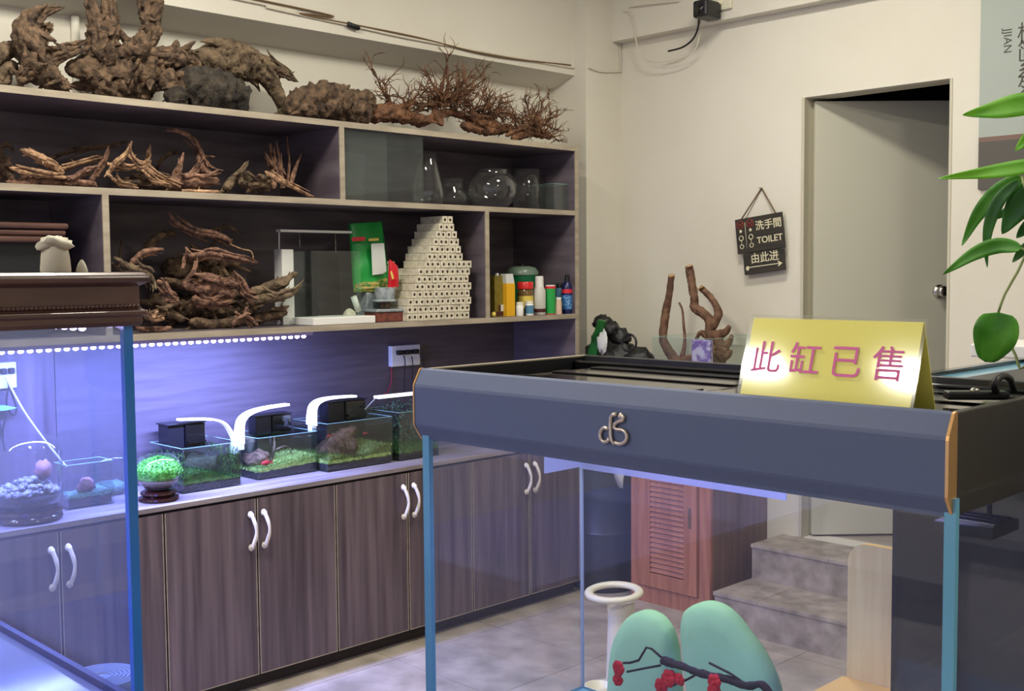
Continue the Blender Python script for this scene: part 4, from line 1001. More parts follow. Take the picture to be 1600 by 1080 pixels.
for yy in (y0 + .012, y1 - .012):
    for k in range(260):
        p = Vector((rs.uniform(x0 + .01, x1 - .01), yy + rs.uniform(-.006, .006), ZC + .05 + rs.uniform(0, .10)))
        a = rs.uniform(0, 6.28); w = Vector((math.cos(a), 0, math.sin(a))) * .005
        side.add([p - w, p + w, p + Vector((rs.uniform(-.006, .006), rs.uniform(-.006, .006), .014))], [(0, 1, 2)])
s_ = obj('side_moss', side, 'lawn_d', o); s_['kind'] = 'stuff'
arc_lamp('thin arched white lamp over the mossy nano aquarium', [(366, 698), (364, 684), (352, 664), (335, 656), (305, 655), (278, 656)], x0 + .10, .035, 'lampwhite2', .8)
hang_filter('black hang-on filter on the mossy nano aquarium', (262, 664), (322, 697), x0 + .10, .09)

o, x0, x1, y0, y1 = nano('nano_aquarium', 'middle nano aquarium with a bright green sloping lawn and a red fish', (403, 751), (498, 737), .983, .24, .965, lambda i, j: .026 + .012 * j, lambda i, j: .026 + .035 * j - .012 * (1 - j) * (1 - i), 'lawn', 2)
tag(obj('lava_rock', MB().blob((x0 + .09, y0 + .085, ZC + .065), .055, .06, .034, 16, 10, .45, 9, 7), 'wood_rd'), 'reddish brown rock in the middle nano aquarium', 'rock')
def fish(label, p, L, mt):
    mb = MB().blob(p, L * .18, L * .5, L * .24, 12, 8); p = Vector(p)
    mb.add([p + Vector((0, L * .42, 0)), p + Vector((0, L * .8, L * .22)), p + Vector((.002, L * .72, 0)), p + Vector((0, L * .8, -L * .22))], [(0, 1, 2), (0, 2, 3)])
    mb.add([p + Vector((0, -L * .1, L * .2)), p + Vector((0, L * .2, L * .34)), p + Vector((0, L * .25, L * .12))], [(0, 1, 2)])
    return tag(obj('fish', mb, mt), label, 'fish')
fish('pinkish red fish low in the middle nano aquarium', (x1 - .03, y0 + .055, ZC + .064), .045, 'redlab')
tag(obj('aquarium_twig', gnarl(MB(), [[(Vector((x0 + .1, y0 + .15, ZC + .05)), .008), (Vector((x0 + .12, y0 + .155, ZC + .10)), .006), (Vector((x0 + .1, y0 + .17, ZC + .15)), .003)], [(Vector((x0 + .11, y0 + .155, ZC + .09)), .005), (Vector((x0 + .13, y0 + .21, ZC + .11)), .003), (Vector((x0 + .12, y0 + .25, ZC + .06)), .002)]], 5), 'wood_dk'), 'small dark twig standing in the middle nano aquarium', 'twig')
arc_lamp('broad arched white lamp over the middle nano aquarium', [(374, 692), (374, 672), (378, 655), (392, 644), (416, 637), (449, 632)], x0 + .13, .075, 'lampwhite', .5)
hang_filter('black hang-on filter on the middle nano aquarium', (400, 650), (456, 674), x0 + .08, .07)

o, x0, x1, y0, y1 = nano('nano_aquarium', 'dark nano aquarium with driftwood slope, nearest the grey canopy', (512, 739), (614, 723), 1.018, .26, .99, lambda i, j: .03, lambda i, j: .035 + .03 * j * j + .015 * math.sin(j * 9), 'lawn', 3, 'water_d')
wd = gnarl(MB(), [[(Vector((x0 + .11, y0 + .06, ZC + .05)), .03), (Vector((x0 + .12, y0 + .14, ZC + .09)), .05), (Vector((x0 + .11, y0 + .21, ZC + .13)), .03), (Vector((x0 + .12, y0 + .26, ZC + .16)), .012)], [(Vector((x0 + .13, y0 + .17, ZC + .07)), .045), (Vector((x0 + .13, y0 + .24, ZC + .09)), .035)]], 9)
tag(obj('driftwood', wd, 'wood_rd'), 'brown driftwood sloping inside the dark nano aquarium', 'driftwood')
for k, (yy, zz, lb) in enumerate(((y0 + .03, .155, 'thin orange fish near the left glass of the dark nano aquarium'), (y0 + .225, .145, 'thin orange fish near the right end of the dark nano aquarium'))):
    fish(lb, (x1 - .03, yy, ZC + zz), .022, 'redlab')
arc_lamp('broad arched white lamp over the dark nano aquarium', [(487, 664), (487, 650), (490, 634), (502, 625), (524, 621), (554, 619)], x0 + .13, .075, 'lampwhite', .5)
hang_filter('black hang-on filter on the dark nano aquarium', (513, 628), (572, 654), x0 + .08, .08)

o, x0, x1, y0, y1 = nano('nano_aquarium', 'planted tank half hidden behind the grey canopy', (622, 721), (690, 712), 1.03, .26, 1.0, lambda i, j: .03, lambda i, j: .04, 'lawn_d', 4)
pb = MB(); rs = random.Random(4)
for k in range(420):
    p = Vector((rs.uniform(x0 + .02, x1 - .02), rs.uniform(y0 + .01, y1 - .01), rs.uniform(ZC + .04, ZC + .26)))
    d = Vector((rs.uniform(-1, 1), rs.uniform(-1, 1), rs.uniform(-.2, 1))).normalized() * .018; w = d.orthogonal().normalized() * .005
    pb.add([p, p + d * .5 + w, p + d, p + d * .5 - w], [(0, 1, 2, 3)])
f_ = obj('stem_plants', pb, 'foliage_dk', o); f_['kind'] = 'stuff'
a = on('X', x0 + .1, 588, 621); b = on('X', x0 + .1, 640, 619)
cl = thing('bar_lamp', 'thin white bar lamp over the planted tank by the canopy', 'lamp', (x0 + .1, y0, 1.03))
obj('light_bar', B(x0 + .08, x0 + .12, a.y, b.y + .1, a.z - .006, a.z + .006), 'lampwhite', cl)
obj('leg', MB().tube([a, on('X', x0 + .1, 570, 640)], .0025, 6), 'white', cl); obj('leg', MB().tube([Vector((x0 + .1, b.y + .09, a.z)), Vector((x0 + .1, b.y + .09, 1.03))], .0025, 6), 'white', cl)

# round moss bowl on a rosewood stand
c = on('X', -3.99, 247, 745); c.z = ZC
o = thing('moss_bowl', 'round glass bowl packed with bright green moss', 'bowl', (c.x, c.y, ZC + .042))
zb = ZC + .0425
obj('bowl_glass', MB().lathe([(0, .0), (.045, .002), (.075, .03), (.088, .07), (.082, .105), (.062, .13), (.060, .13)], (c.x, c.y, zb), 28), 'glass_thin', o)
mp_ = MB().blob((c.x, c.y, zb + .066), .085, .085, .048, 24, 14, .08, 10, 3)
blades([v for v in mp_.v if v.z > zb + .05], 1800, .012, 6, mp_, 1.0)
w_ = obj('moss', mp_, 'fern', o); w_['kind'] = 'stuff'
obj('sand_layer', MB().lathe([(.0, .004), (.044, .005), (.072, .027), (.079, .040), (0, .044)], (c.x, c.y, zb), 24), 'sand', o)
tag(obj('rosewood_stand', MB().lathe([(.07, 0), (.076, .006), (.074, .013), (.058, .016), (.06, .022), (.068, .027), (.066, .034), (.055, .041)], (c.x, c.y, ZC + .0005), 28, True), 'rosewood'), 'dark polished round stand under the moss bowl', 'stand')
# square vase and bowls behind the left tank glass
a = on('Z', ZC, 103, 797); b = on('Z', ZC, 182, 788)
sx1 = (a.x + b.x) / 2; sx0 = sx1 - .115
o = open_tank('square_vase', 'square glass vase with teal gravel seen through the left tank', 'vase', sx0, sx1, a.y, b.y, ZC, ZC + .165, .006, 'glass_thin')
g1, _ = ground(sx0 + .007, sx1 - .007, a.y + .007, b.y - .007, ZC + .008, lambda i, j: .03, 11); obj('soil', g1, 'soil', o)
g1, _ = ground(sx0 + .009, sx1 - .009, a.y + .009, b.y - .009, ZC + .02, lambda i, j: .028 + .01 * j, 12); obj('gravel', g1, 'teal_g', o)
tag(obj('pink_stone', MB().blob((sx0 + .07, (a.y + b.y) / 2, ZC + .078), .03, .035, .028, 12, 8, .4, 8, 3), 'pink'), 'dull pink stone inside the square vase', 'stone')
c = on('X', -4.245, 172, 760); c.z = ZC
o = thing('glass_bowl', 'round glass bowl with green gravel behind the square vase', 'bowl', (c.x, c.y, ZC))
obj('bowl_glass', MB().lathe([(0, .002), (.05, .002), (.078, .05), (.082, .09), (.072, .14), (.06, .165), (.058, .165)], (c.x, c.y, ZC), 28), 'glass_thin', o)
obj('gravel', MB().lathe([(0, .006), (.047, .006), (.068, .036), (.04, .05), (0, .054)], (c.x, c.y, ZC), 20), 'teal_g', o)
c = on('X', -4.0, 44, 790); c.z = ZC
o = thing('rock_bowl', 'large round glass jar of grey pebbles on a dark base', 'bowl', (c.x, c.y, ZC))
obj('base', MB().lathe([(.105, 0), (.115, .01), (.112, .02), (.108, .024), (.114, .032), (.11, .044)], (c.x, c.y, ZC + .0005), 28, True), 'rosewood', o)
z2 = ZC + .046
obj('jar_glass', MB().lathe([(0, 0), (.1, .002), (.118, .04), (.118, .2), (.10, .245), (.098, .245)], (c.x, c.y, z2), 32), 'glass_thin', o)
obj('dark_gravel', MB().lathe([(0, .004), (.098, .005), (.113, .04), (.1, .048), (0, .055)], (c.x, c.y, z2), 24), 'soil', o)
gp = MB(); rs = random.Random(2)
for k in range(150):
    rr = .1 * math.sqrt(rs.random()); an = rs.uniform(0, 6.28); s = rs.uniform(.008, .015)
    gp.blob((c.x + rr * math.cos(an), c.y + rr * math.sin(an), z2 + .056 + .05 * (1 - (rr / .1) ** 2) * rs.random()), s, s * 1.2, s * .8, 7, 5, .3, 8, k)
g_ = obj('pebble_fill', gp, 'gravel', o); g_['kind'] = 'stuff'
tag(obj('pink_stone', MB().blob((c.x + .01, c.y + .05, z2 + .125), .03, .03, .034, 12, 8, .4, 8, 9), 'pink'), 'pink stone on top of the pebbles in the round jar', 'stone')

# outlets and cables in the niche
def outlet(label, c0, c1, X, plugs):
    a = on('X', X, *c0); b = on('X', X, *c1)
    o = thing('wall_socket', label, 'socket', (X, (a.y + b.y) / 2, b.z))
    obj('plate', B(X - .0295, X, a.y, b.y, b.z, a.z), 'white', o, bevel=.004)
    h = a.z - b.z; w = (b.y - a.y)
    for k in range(plugs):
        yy = a.y + w * (.24 + .27 * k)
        obj('plug', B(X, X + .022, yy - w * .1, yy + w * .1, b.z + h * .56, b.z + h * .78), 'cable_b', o, bevel=.004)
    return o, a, b
o, a, b = outlet('white wall socket with three black plugs in the niche', (612, 541), (657, 570), -4.30, 3)
def cable(name, label, pts, r, mt, group=None):
    return tag(obj(name, sm_tube(MB(), pts, r, 7, .015), mt), label, 'cable', group)
pxs = [(-4.285, x, y) for x, y in ()]
cx = -4.292
cable('power_cable', 'black cable hanging from the first socket plug', [on('X', cx, 631, 556), on('X', cx + .01, 633, 566), on('X', cx, 632, 590), on('X', cx, 632, 614)], .0028, 'cable_b', 'black cables below the socket')
cable('power_cable', 'black cable hanging from the middle socket plug', [on('X', cx, 643, 557), on('X', cx + .01, 645, 568), on('X', cx, 644, 592), on('X', cx, 643, 620)], .0028, 'cable_b', 'black cables below the socket')
cable('power_cable', 'black cable looping out from the last socket plug', [on('X', cx, 655, 553), on('X', cx + .01, 661, 558), on('X', cx, 662, 575), on('X', cx, 660, 600)], .0028, 'cable_b', 'black cables below the socket')
cable('red_wire', 'thin red wire running down beside the socket', [on('X', -4.322, 611, 545), on('X', -4.322, 611, 576), on('X', -4.322, 612, 590), on('X', -4.31, 606, 612), on('X', -4.30, 590, 622)], .0028, 'cable_r')
o, a, b = outlet('white wall socket behind the big left tank', (-20, 568), (27, 606), -4.30, 3)
cable('white_cable', 'white cable slanting down from the left socket', [on('X', -4.28, 8, 588), on('X', -4.26, 36, 640), on('X', -4.24, 70, 688), on('X', -4.2, 104, 730)], .004, 'cable_w')
for k, (lb, pts) in enumerate((('black looped cable below the left socket', [(12, 598), (20, 620), (26, 640), (20, 650), (10, 630), (14, 604)]), ('black crossed cable hanging by the green plug', [(10, 650), (4, 676), (8, 706)]), ('black cable end hanging left of the crossed one', [(-6, 650), (2, 672), (-4, 700)]))):
    cable('power_cable', lb, [on('X', -4.29 + .006 * k, *p) for p in pts], .003, 'cable_b', 'black cables by the left socket')
q = on('X', -4.28, 8, 641)
tag(obj('adapter_plug', MB().prism([(-.07, .0), (-.07, .018), (0, .018), (.04, .006), (0, 0)], -.02, .02, lambda u, v, a: (q.x + a, q.y + u, q.z + v)), 'plug', bevel=.003), 'pale green adapter hanging from the looped cable', 'adapter')

# ------------------------------------------------------------------ big brown crowned tank at the left
LX1, LX0, LY1, LY0 = -2.1, -2.92, 1.024, -.55
LZ0, LZ1 = .80, 1.575
o = thing('big_aquarium', 'big empty aquarium with a brown moulded wooden crown and violet light', 'aquarium', ((LX0 + LX1) / 2, .25, 0))
gt = .012
obj('stand', B(LX0 + .01, LX1 - .01, LY0 + .01, LY1 - .01, 0, LZ0 - .03), 'crown', o)
obj('base_frame', B(LX0, LX1, LY0, LY1, LZ0 - .03, LZ0), 'framep', o)
obj('floor_panel', B(LX0 + gt, LX1 - gt, LY0 + gt, LY1 - gt, LZ0 + .0002, LZ0 + .006), 'pale', o)
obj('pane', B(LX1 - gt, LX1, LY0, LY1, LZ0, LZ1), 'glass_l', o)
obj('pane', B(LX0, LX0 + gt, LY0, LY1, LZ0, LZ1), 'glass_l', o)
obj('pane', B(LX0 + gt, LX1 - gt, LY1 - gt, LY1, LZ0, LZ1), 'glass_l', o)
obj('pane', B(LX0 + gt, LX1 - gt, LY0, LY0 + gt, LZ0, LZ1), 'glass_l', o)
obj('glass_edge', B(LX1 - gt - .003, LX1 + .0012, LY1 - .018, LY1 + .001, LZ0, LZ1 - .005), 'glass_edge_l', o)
fr = MB(); fr.box(LX0 + gt, LX1 - gt, LY1 - gt - .014, LY1 - gt, LZ0 + .006, LZ0 + .022)
obj('bottom_seal', fr, 'framep', o)
# crown profile (outwards, height)
ov = .034
prof = [(0, 1.564), (.012, 1.564), (.016, 1.572), (.016, 1.583), (.022, 1.586), (.022, 1.594), (.016, 1.597), (.012, 1.602), (.012, 1.642), (.018, 1.645), (.026, 1.650), (.028, 1.657), (.026, 1.663), (.019, 1.668), (.010, 1.669), (0, 1.669)]
def crown_ring():
    mb = MB(); n = len(prof); loops = []
    for (sx, sy) in ((1, 1), (-1, 1), (-1, -1), (1, -1)):
        loops.append([((LX1 + p) if sx > 0 else (LX0 - p), (LY1 + p) if sy > 0 else (LY0 - p), z) for p, z in prof])
    vs = [v for l in loops for v in l]; fs = []
    for a_ in range(4):
        b_ = (a_ + 1) % 4
        for k in range(n - 1): fs.append((a_ * n + k, b_ * n + k, b_ * n + k + 1, a_ * n + k + 1))
    fs += [(0, n, 2 * n, 3 * n), (n - 1, 2 * n - 1, 3 * n - 1, 4 * n - 1)]
    return mb.add(vs, fs)
obj('crown', crown_ring(), 'crown', o, bevel=.0015)
rp_ = MB(); yy = -.3; k = 0
while yy < LY1 + .012:
    rp_.blob((LX1 + .0155, yy, 1.6035), .005, .0055, .0042, 6, 4); yy += .0082
r_ = obj('rope_moulding', rp_, 'crown', o); r_['kind'] = 'stuff'
bd = MB()
for k in range(48): bd.blob((LX0 + .25, LY0 + .08 + k * .031, 1.558), .006, .008, .005, 7, 4)
for k in range(16): bd.blob((LX0 + .1 + k * .042, LY1 - .06, 1.558), .006, .008, .005, 7, 4)
b_ = obj('led_beads', bd, 'led', o); b_['kind'] = 'stuff'
area('tank_light', ((LX0 + LX1) / 2, .3, 1.55), .5, 1.2, 16, (0.22, 0.24, 1.0), o)
# things on the crown
zt = 1.669
c = on('X', -2.22, 87, 420); c.z = zt
j = thing('plastic_jug', 'cloudy white plastic bottle with a paper cap on the brown crown', 'bottle', c)
obj('body', MB().lathe([(.028, .0005), (.029, .004), (.027, .03), (.024, .05), (.022, .052)], c, 20, True), 'foam', j)
cp = MB().blob((c.x, c.y, zt + .058), .03, .034, .014, 16, 8, .5, 9, 3); obj('cap', cp, 'foam', j)
c = on('X', -2.22, 128, 420); c.z = zt
tag(obj('plastic_cone', MB().lathe([(.0115, .0005), (.011, .006), (.007, .018), (.002, .026)], c, 14, True), 'foam'), 'tiny white plastic cone on the brown crown', 'cone')
# bucket with ribbed lid between the tank and the cabinets
c = on('X', -3.25, 158, 1056); bz = c.z; c.z = 0
bk = thing('lidded_bucket', 'blue grey bucket with a ribbed round lid beside the cabinets', 'bucket', c)
obj('body', MB().lathe([(.085, 0), (.105, bz - .03)], c, 28, True), 'bluepl', bk)
lp = [(.112, bz - .03), (.114, bz - .012)]
for k in range(7):
    r0 = .11 - k * .0125; lp += [(r0, bz), (r0 - .006, bz), (r0 - .008, bz - .004), (r0 - .011, bz - .004)]
obj('lid', MB().lathe(lp, c, 32, True), 'bluepl', bk)

# ------------------------------------------------------------------ display aquarium with the blue grey canopy
HX0, HX1, HY0, HY1 = -1.876, -.694, 1.55, 2.10
HZ0, HZ1 = 1.305, 1.456
GX0, GX1, GY0, GY1, GZ0 = -1.864, -.690, 1.566, 2.078, .62
o = thing('display_aquarium', 'display aquarium with a blue grey canopy and a small metal emblem', 'aquarium', ((HX0 + HX1) / 2, (HY0 + HY1) / 2, 0))
obj('stand', B(GX0 + .01, GX1 - .01, GY0 + .01, GY1 - .01, 0, GZ0 - .02), 'hood', o, bevel=.004)
obj('base_glass', B(GX0, GX1, GY0, GY1, GZ0 - .019, GZ0), 'glass_edge', o)
g = .012
obj('pane', B(GX0, GX1, GY0, GY0 + g, GZ0, HZ0 + .03), 'glass_r', o)
obj('pane', B(GX0, GX1, GY1 - g, GY1, GZ0, HZ0 + .03), 'glass_r', o)
obj('pane', B(GX0, GX0 + g, GY0 + g, GY1 - g, GZ0, HZ0 + .03), 'glass_r', o)
obj('pane', B(GX1 - g, GX1, GY0 + g, GY1 - g, GZ0, HZ0 + .03), 'glass_r', o)
for x, y, wd in ((GX0, GY0, .02), (GX1, GY0, .016), (GX0, GY1, .005), (GX1, GY1, .005)):
    sx = 1 if x == GX0 else -1; sy = 1 if y == GY0 else -1
    obj('glass_edge', B(x - sx * .0012, x + sx * wd, y - sy * .0012, y + sy * (.010 if y == GY0 else .005), GZ0, HZ0 + .028), 'glass_edge' if y == GY0 else 'edge_pale', o)
prof = [(1.60, 1.302), (1.571, 1.3035), (1.5515, 1.332), (1.55, 1.337), (1.55, 1.418), (1.5515, 1.424), (1.568, 1.454), (1.573, 1.456), (1.588, 1.456), (1.588, 1.425), (1.60, 1.425)]
obj('front_panel', MB().prism(prof, HX0 + .004, HX1 - .004, lambda u, v, a: (a, u, v)), 'hood', o)
for x0_, x1_ in ((HX0, HX0 + .004), (HX1 - .004, HX1)):
    pr2 = [(1.577, 1.3015), (1.5705, 1.302), (1.550, 1.332), (1.5485, 1.337), (1.5485, 1.418), (1.550, 1.4245), (1.567, 1.4555), (1.572, 1.4575), (1.577, 1.4575)]
    obj('gold_trim', MB().prism(pr2, x0_ - .0004, x1_ + .0004, lambda u, v, a: (a, u, v)), 'gold', o)
obj('side_panel', B(HX1 - .016, HX1 - .001, 1.577, HY1, HZ0, HZ1), 'hoodside', o, bevel=.002)
obj('side_panel', B(HX0 + .001, HX0 + .014, 1.577, HY1, HZ0, HZ1 - .004), 'black', o)
obj('side_cap', B(HX0 + .001, HX0 + .014, 1.592, HY1, HZ1 - .004, HZ1), 'edge', o, bevel=.001)
obj('rear_panel', B(HX0 + .014, HX1 - .016, HY1 - .014, HY1, HZ0, HZ1), 'black', o, bevel=.002)
obj('inner_deck', B(HX0 + .014, HX1 - .016, 1.60, HY1 - .014, 1.39, 1.396), 'black', o)
lx0 = on('Z', 1.44, 850, 580).x
for a_, b_ in ((lx0, -1.24), (-1.232, -.74)):
    ld = obj('lid', B(a_, b_, 1.64, 2.03, 1.425, 1.437), 'blackgloss', o, bevel=.004)
    for yy in (1.72, 1.86, 1.99):
        obj('lid_rib', B(a_ + .012, b_ - .012, yy - .022, yy + .022, 1.437, 1.4405), 'blackgloss', ld, bevel=.002)
obj('rear_rail', B(HX0 + .016, HX1 - .018, 2.045, 2.082, 1.396, 1.446), 'blackgloss', o, bevel=.004)
obj('front_rail', B(lx0 - .1, HX1 - .018, 1.60, 1.632, 1.396, 1.436), 'blackgloss', o, bevel=.004)
# light panel hanging inside the canopy and a translucent strip painting a glass reflection
zc_ = 1.178
M['reflectblue'] = glass('blue_reflection', tint=(0.72, 0.78, 1.0, 1), haze=.55, hcol=(.74, .78, 1, 1))  # pale blue haze colour paints a reflection seen on the rear glass
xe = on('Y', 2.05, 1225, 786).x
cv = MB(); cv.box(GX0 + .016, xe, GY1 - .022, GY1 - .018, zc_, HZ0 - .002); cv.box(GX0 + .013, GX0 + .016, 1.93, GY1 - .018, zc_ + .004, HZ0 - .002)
obj('painted_reflection', cv, 'reflectblue', o)
area('tank_light', ((HX0 + HX1) / 2, 1.85, 1.296), .9, .3, 4.2, (0.45, 0.45, 1.0), o)
obj('lamp_panel', B(HX0 + .1, HX1 - .12, 1.70, 2.0, 1.298, 1.305), 'white', o)
# emblem: joined loops, metal
def ep(zx, zy): return on('Y', 1.546, 800 + zx / 4.21, 540 + zy / 4.21)
em = MB()
def loop(cx, cy, rx, ry, a0, a1, n=16):
    return [ep(cx + rx * math.cos(math.radians(a0 + (a1 - a0) * k / n)), cy + ry * math.sin(math.radians(a0 + (a1 - a0) * k / n))) for k in range(n + 1)]
em.tube([ep(688, 450), ep(662, 456), ep(650, 475), ep(648, 520), ep(648, 590), ep(656, 625), ep(675, 648)], .0036, 8)
em.tube(loop(612, 588, 32, 46, -50, -330, 20), .0036, 8)
em.tube([ep(722, 462), ep(735, 470), ep(728, 492)] + [ep(700, 500), ep(676, 516), ep(672, 540), ep(690, 552)] + loop(708, 600, 48, 48, -75, 130, 18), .0036, 8)
em.blob(ep(716, 466), .0065, .004, .0065, 10, 6)
obj('emblem', em, 'brass', o)
# sold sign, a folded acrylic tent
fy, ry_, by_ = 1.607, 1.655, 1.703
zb_ = 1.4375
A = on('Y', fy, 1148, 622); Bq = on('Y', fy, 1424, 645)
T = on('Y', ry_, 1310, 495)
Xa, Xb, zT = A.x, Bq.x, T.z
sg = thing('tent_sign', 'yellow folded table sign with magenta lettering on the canopy', 'sign', ((Xa + Xb) / 2, ry_, zb_))
def slab(y0, z0, y1, z1, t, x0, x1):
    d = Vector((0, y1 - y0, z1 - z0)).normalized(); n = Vector((1, 0, 0)).cross(d) * t
    return MB().add([(x0, y0, z0), (x1, y0, z0), (x1, y1, z1), (x0, y1, z1), Vector((x0, y0, z0)) + n, Vector((x1, y0, z0)) + n, Vector((x1, y1, z1)) + n, Vector((x0, y1, z1)) + n],
                    [(0, 1, 2, 3), (7, 6, 5, 4), (0, 4, 5, 1), (1, 5, 6, 2), (2, 6, 7, 3), (3, 7, 4, 0)])
obj('front_acrylic', slab(fy, zb_, ry_, zT, -.002, Xa, Xb), 'acrylic', sg)
obj('rear_acrylic', slab(by_, zb_, ry_, zT, -.002, Xa, Xb), 'acrylic', sg)
card = obj('front_card', slab(fy + .0028, zb_ + .001, ry_ + .0002, zT - .006, -.0008, Xa + .006, Xb - .006), 'yellow', sg)
obj('rear_card', slab(by_ - .0028, zb_ + .001, ry_ + .003, zT - .006, -.0008, Xa + .006, Xb - .006), 'yellow', sg)
upv = Vector((0, ry_ - fy, zT - zb_)); L = upv.length; upn = upv.normalized(); nrm = Vector((1, 0, 0)).cross(upn)
for k, ch in enumerate('此缸已售'):
    xx = Xa + (Xb - Xa) * (.145 + .232 * k)
    ctr = Vector((xx, fy, zb_)) + upv * .5 + nrm * .0004
    obj('lettering', text_mb(ch, .059, vec_fn(ctr, (1, 0, 0), upn), offset=.0001, extrude=.0001), 'magenta', card)
# clip and cable at the right of the canopy
q = on('Z', 1.445, 1525, 625)
ck = thing('cable_clip', 'black plastic cable clip lying on the canopy beside the yellow sign', 'clip', q)
obj('clip_body', MB().obox(q + Vector((0, 0, .008)), .10, .03, .014, Matrix.Rotation(math.radians(40), 3, 'Z')), 'black', ck, bevel=.004)
obj('screw', MB().blob(q + Vector((.0, -.006, .016)), .008, .008, .005, 12, 6), 'steel', ck)
cable('black_cable', 'short black cable arching out of the canopy clip', [q + Vector((.025, .02, .012)), on('Y', 1.80, 1553, 600), on('Y', 1.83, 1565, 588), on('Y', 1.86, 1578, 592), on('Y', 1.88, 1584, 612)], .006, 'cable_b')

# plum blossom spray standing in the display aquarium
vz = GZ0
vb = on('Y', 1.84, 1240, 1090); vb.z = vz
tag(obj('bud_vase', MB().lathe([(.03, .0005), (.034, .02), (.024, .06), (.014, .09), (.016, .1)], (vb.x, vb.y, vz), 18, True), 'bluepl'), 'small grey bud vase holding the blossom branch', 'vase')
fb = thing('blossom_branch', 'artificial dark branch with red plum blossoms in front of the mint chair', 'branch', (vb.x, vb.y, vz + .1))
def bp_(px, py, dy=0): return on('Y', 1.82 + dy, px, py)
main = [bp_(1036, 1032), bp_(1060, 1040), bp_(1100, 1054), bp_(1130, 1060), bp_(1165, 1072), bp_(1200, 1082), Vector((vb.x, vb.y, vz + .085))]
mb = gnarl(MB(), [[(p, .0075 if k else .009) for k, p in enumerate(main)]], 3, amp=.25, freq=60)
for tw in ([(1034, 1028), (1018, 1014), (1010, 1012), (1004, 1022), (998, 1032), (984, 1036), (974, 1036)], [(1032, 1040), (1010, 1044), (980, 1050)], [(1160, 1066), (1140, 1052), (1108, 1036)], [(1085, 1056), (1070, 1064), (1050, 1072)]):
    mb.tube([bp_(*p) for p in tw], [.0026] * len(tw), 6)
obj('branch_wood', mb, 'twig', fb)
rf = random.Random(7)
for (cx_, cy_, s) in ((968, 1044, 1.0), (966, 1062, .8), (1046, 1060, 1.1), (1034, 1072, 1.0), (1062, 1062, .8), (1117, 1066, 1.0), (1116, 1080, .9)):
    f0 = bp_(cx_, cy_, -.006); fm = MB()
    for k in range(6):
        a = k * 1.047 + rf.uniform(-.2, .2); d = Vector((math.cos(a), rf.uniform(-.5, .1), math.sin(a))).normalized() * .0095 * s
        fm.blob(f0 + d, .0085 * s, .005 * s, .0085 * s, 9, 6, .3, 9, k)
    fm.blob(f0 + Vector((0, -.005, 0)), .005, .005, .005, 8, 5)
    obj('blossom', fm, 'red', fb)
# black slotted tray hanging in the display tank's right side
q = on('Y', 1.9, 1538, 820)
tr = thing('filter_tray', 'black slotted filter tray hanging at the right glass of the display aquarium', 'filter tray', (q.x, q.y, q.z - .02))
tx0, tx1 = -.86, -.745
tr_z = on('Y', 1.9, 1538, 822).z
obj('tray', MB().obox((-.80, 1.90, tr_z), .10, .11, .02), 'black', tr, bevel=.002)
for k in range(4): obj('slot_rib', MB().obox((-.80, 1.865 + k * .024, tr_z + .0115), .088, .006, .004), 'steel' if k == 0 else 'black', tr)
obj('hanger', MB().box(-.803, -.797, 1.949, 1.955, tr_z + .008, HZ0 - .0015), 'black', tr)

# ------------------------------------------------------------------ black tank behind it
BX0, BX1, BY0, BY1, BZ1 = -1.10, -.35, 2.195, 3.45, 1.44
bt = thing('black_aquarium', 'tall black sided aquarium on a black stand behind the display aquarium', 'aquarium', ((BX0 + BX1) / 2, (BY0 + BY1) / 2, 0))
obj('stand', B(BX0, BX1, BY0, BY1, 0, .70), 'film', bt, bevel=.003)
obj('pane', B(BX0, BX0 + .01, BY0, BY1, .70, BZ1 - .02), 'film', bt)
obj('pane', B(BX0 + .01, BX1, BY1 - .01, BY1, .70, BZ1 - .02), 'film', bt)
obj('pane', B(BX1 - .01, BX1, BY0, BY1 - .01, .70, BZ1 - .02), 'film', bt)
obj('pane', B(BX0 + .01, BX1 - .01, BY0, BY0 + .01, .70, BZ1 - .02), 'glass', bt)
rim = MB(); rim.box(BX0 - .006, BX0 + .022, BY0 - .006, BY1 + .006, BZ1 - .02, BZ1); rim.box(BX0 + .022, BX1, BY0 - .006, BY0 + .02, BZ1 - .02, BZ1); rim.box(BX0 + .022, BX1, BY1 - .02, BY1 + .006, BZ1 - .02, BZ1); rim.box(BX1 - .022, BX1 + .006, BY0 + .02, BY1 - .02, BZ1 - .02, BZ1)
obj('top_rim', rim, 'blackgloss', bt, bevel=.003)
obj('brace', B(BX0 + .022, BX0 + .10, BY0 + .02, BY1 - .02, BZ1 - .018, BZ1 - .008), 'glass_edge', bt)
obj('cover_panel', B(BX0 + .10, BX1 - .022, BY0 + .02, BY0 + .42, BZ1 - .016, BZ1 - .004), 'black', bt)
obj('soil_bed', B(BX0 + .01, BX1 - .01, BY0 + .01, BY1 - .01, .701, .76), 'soil', bt)

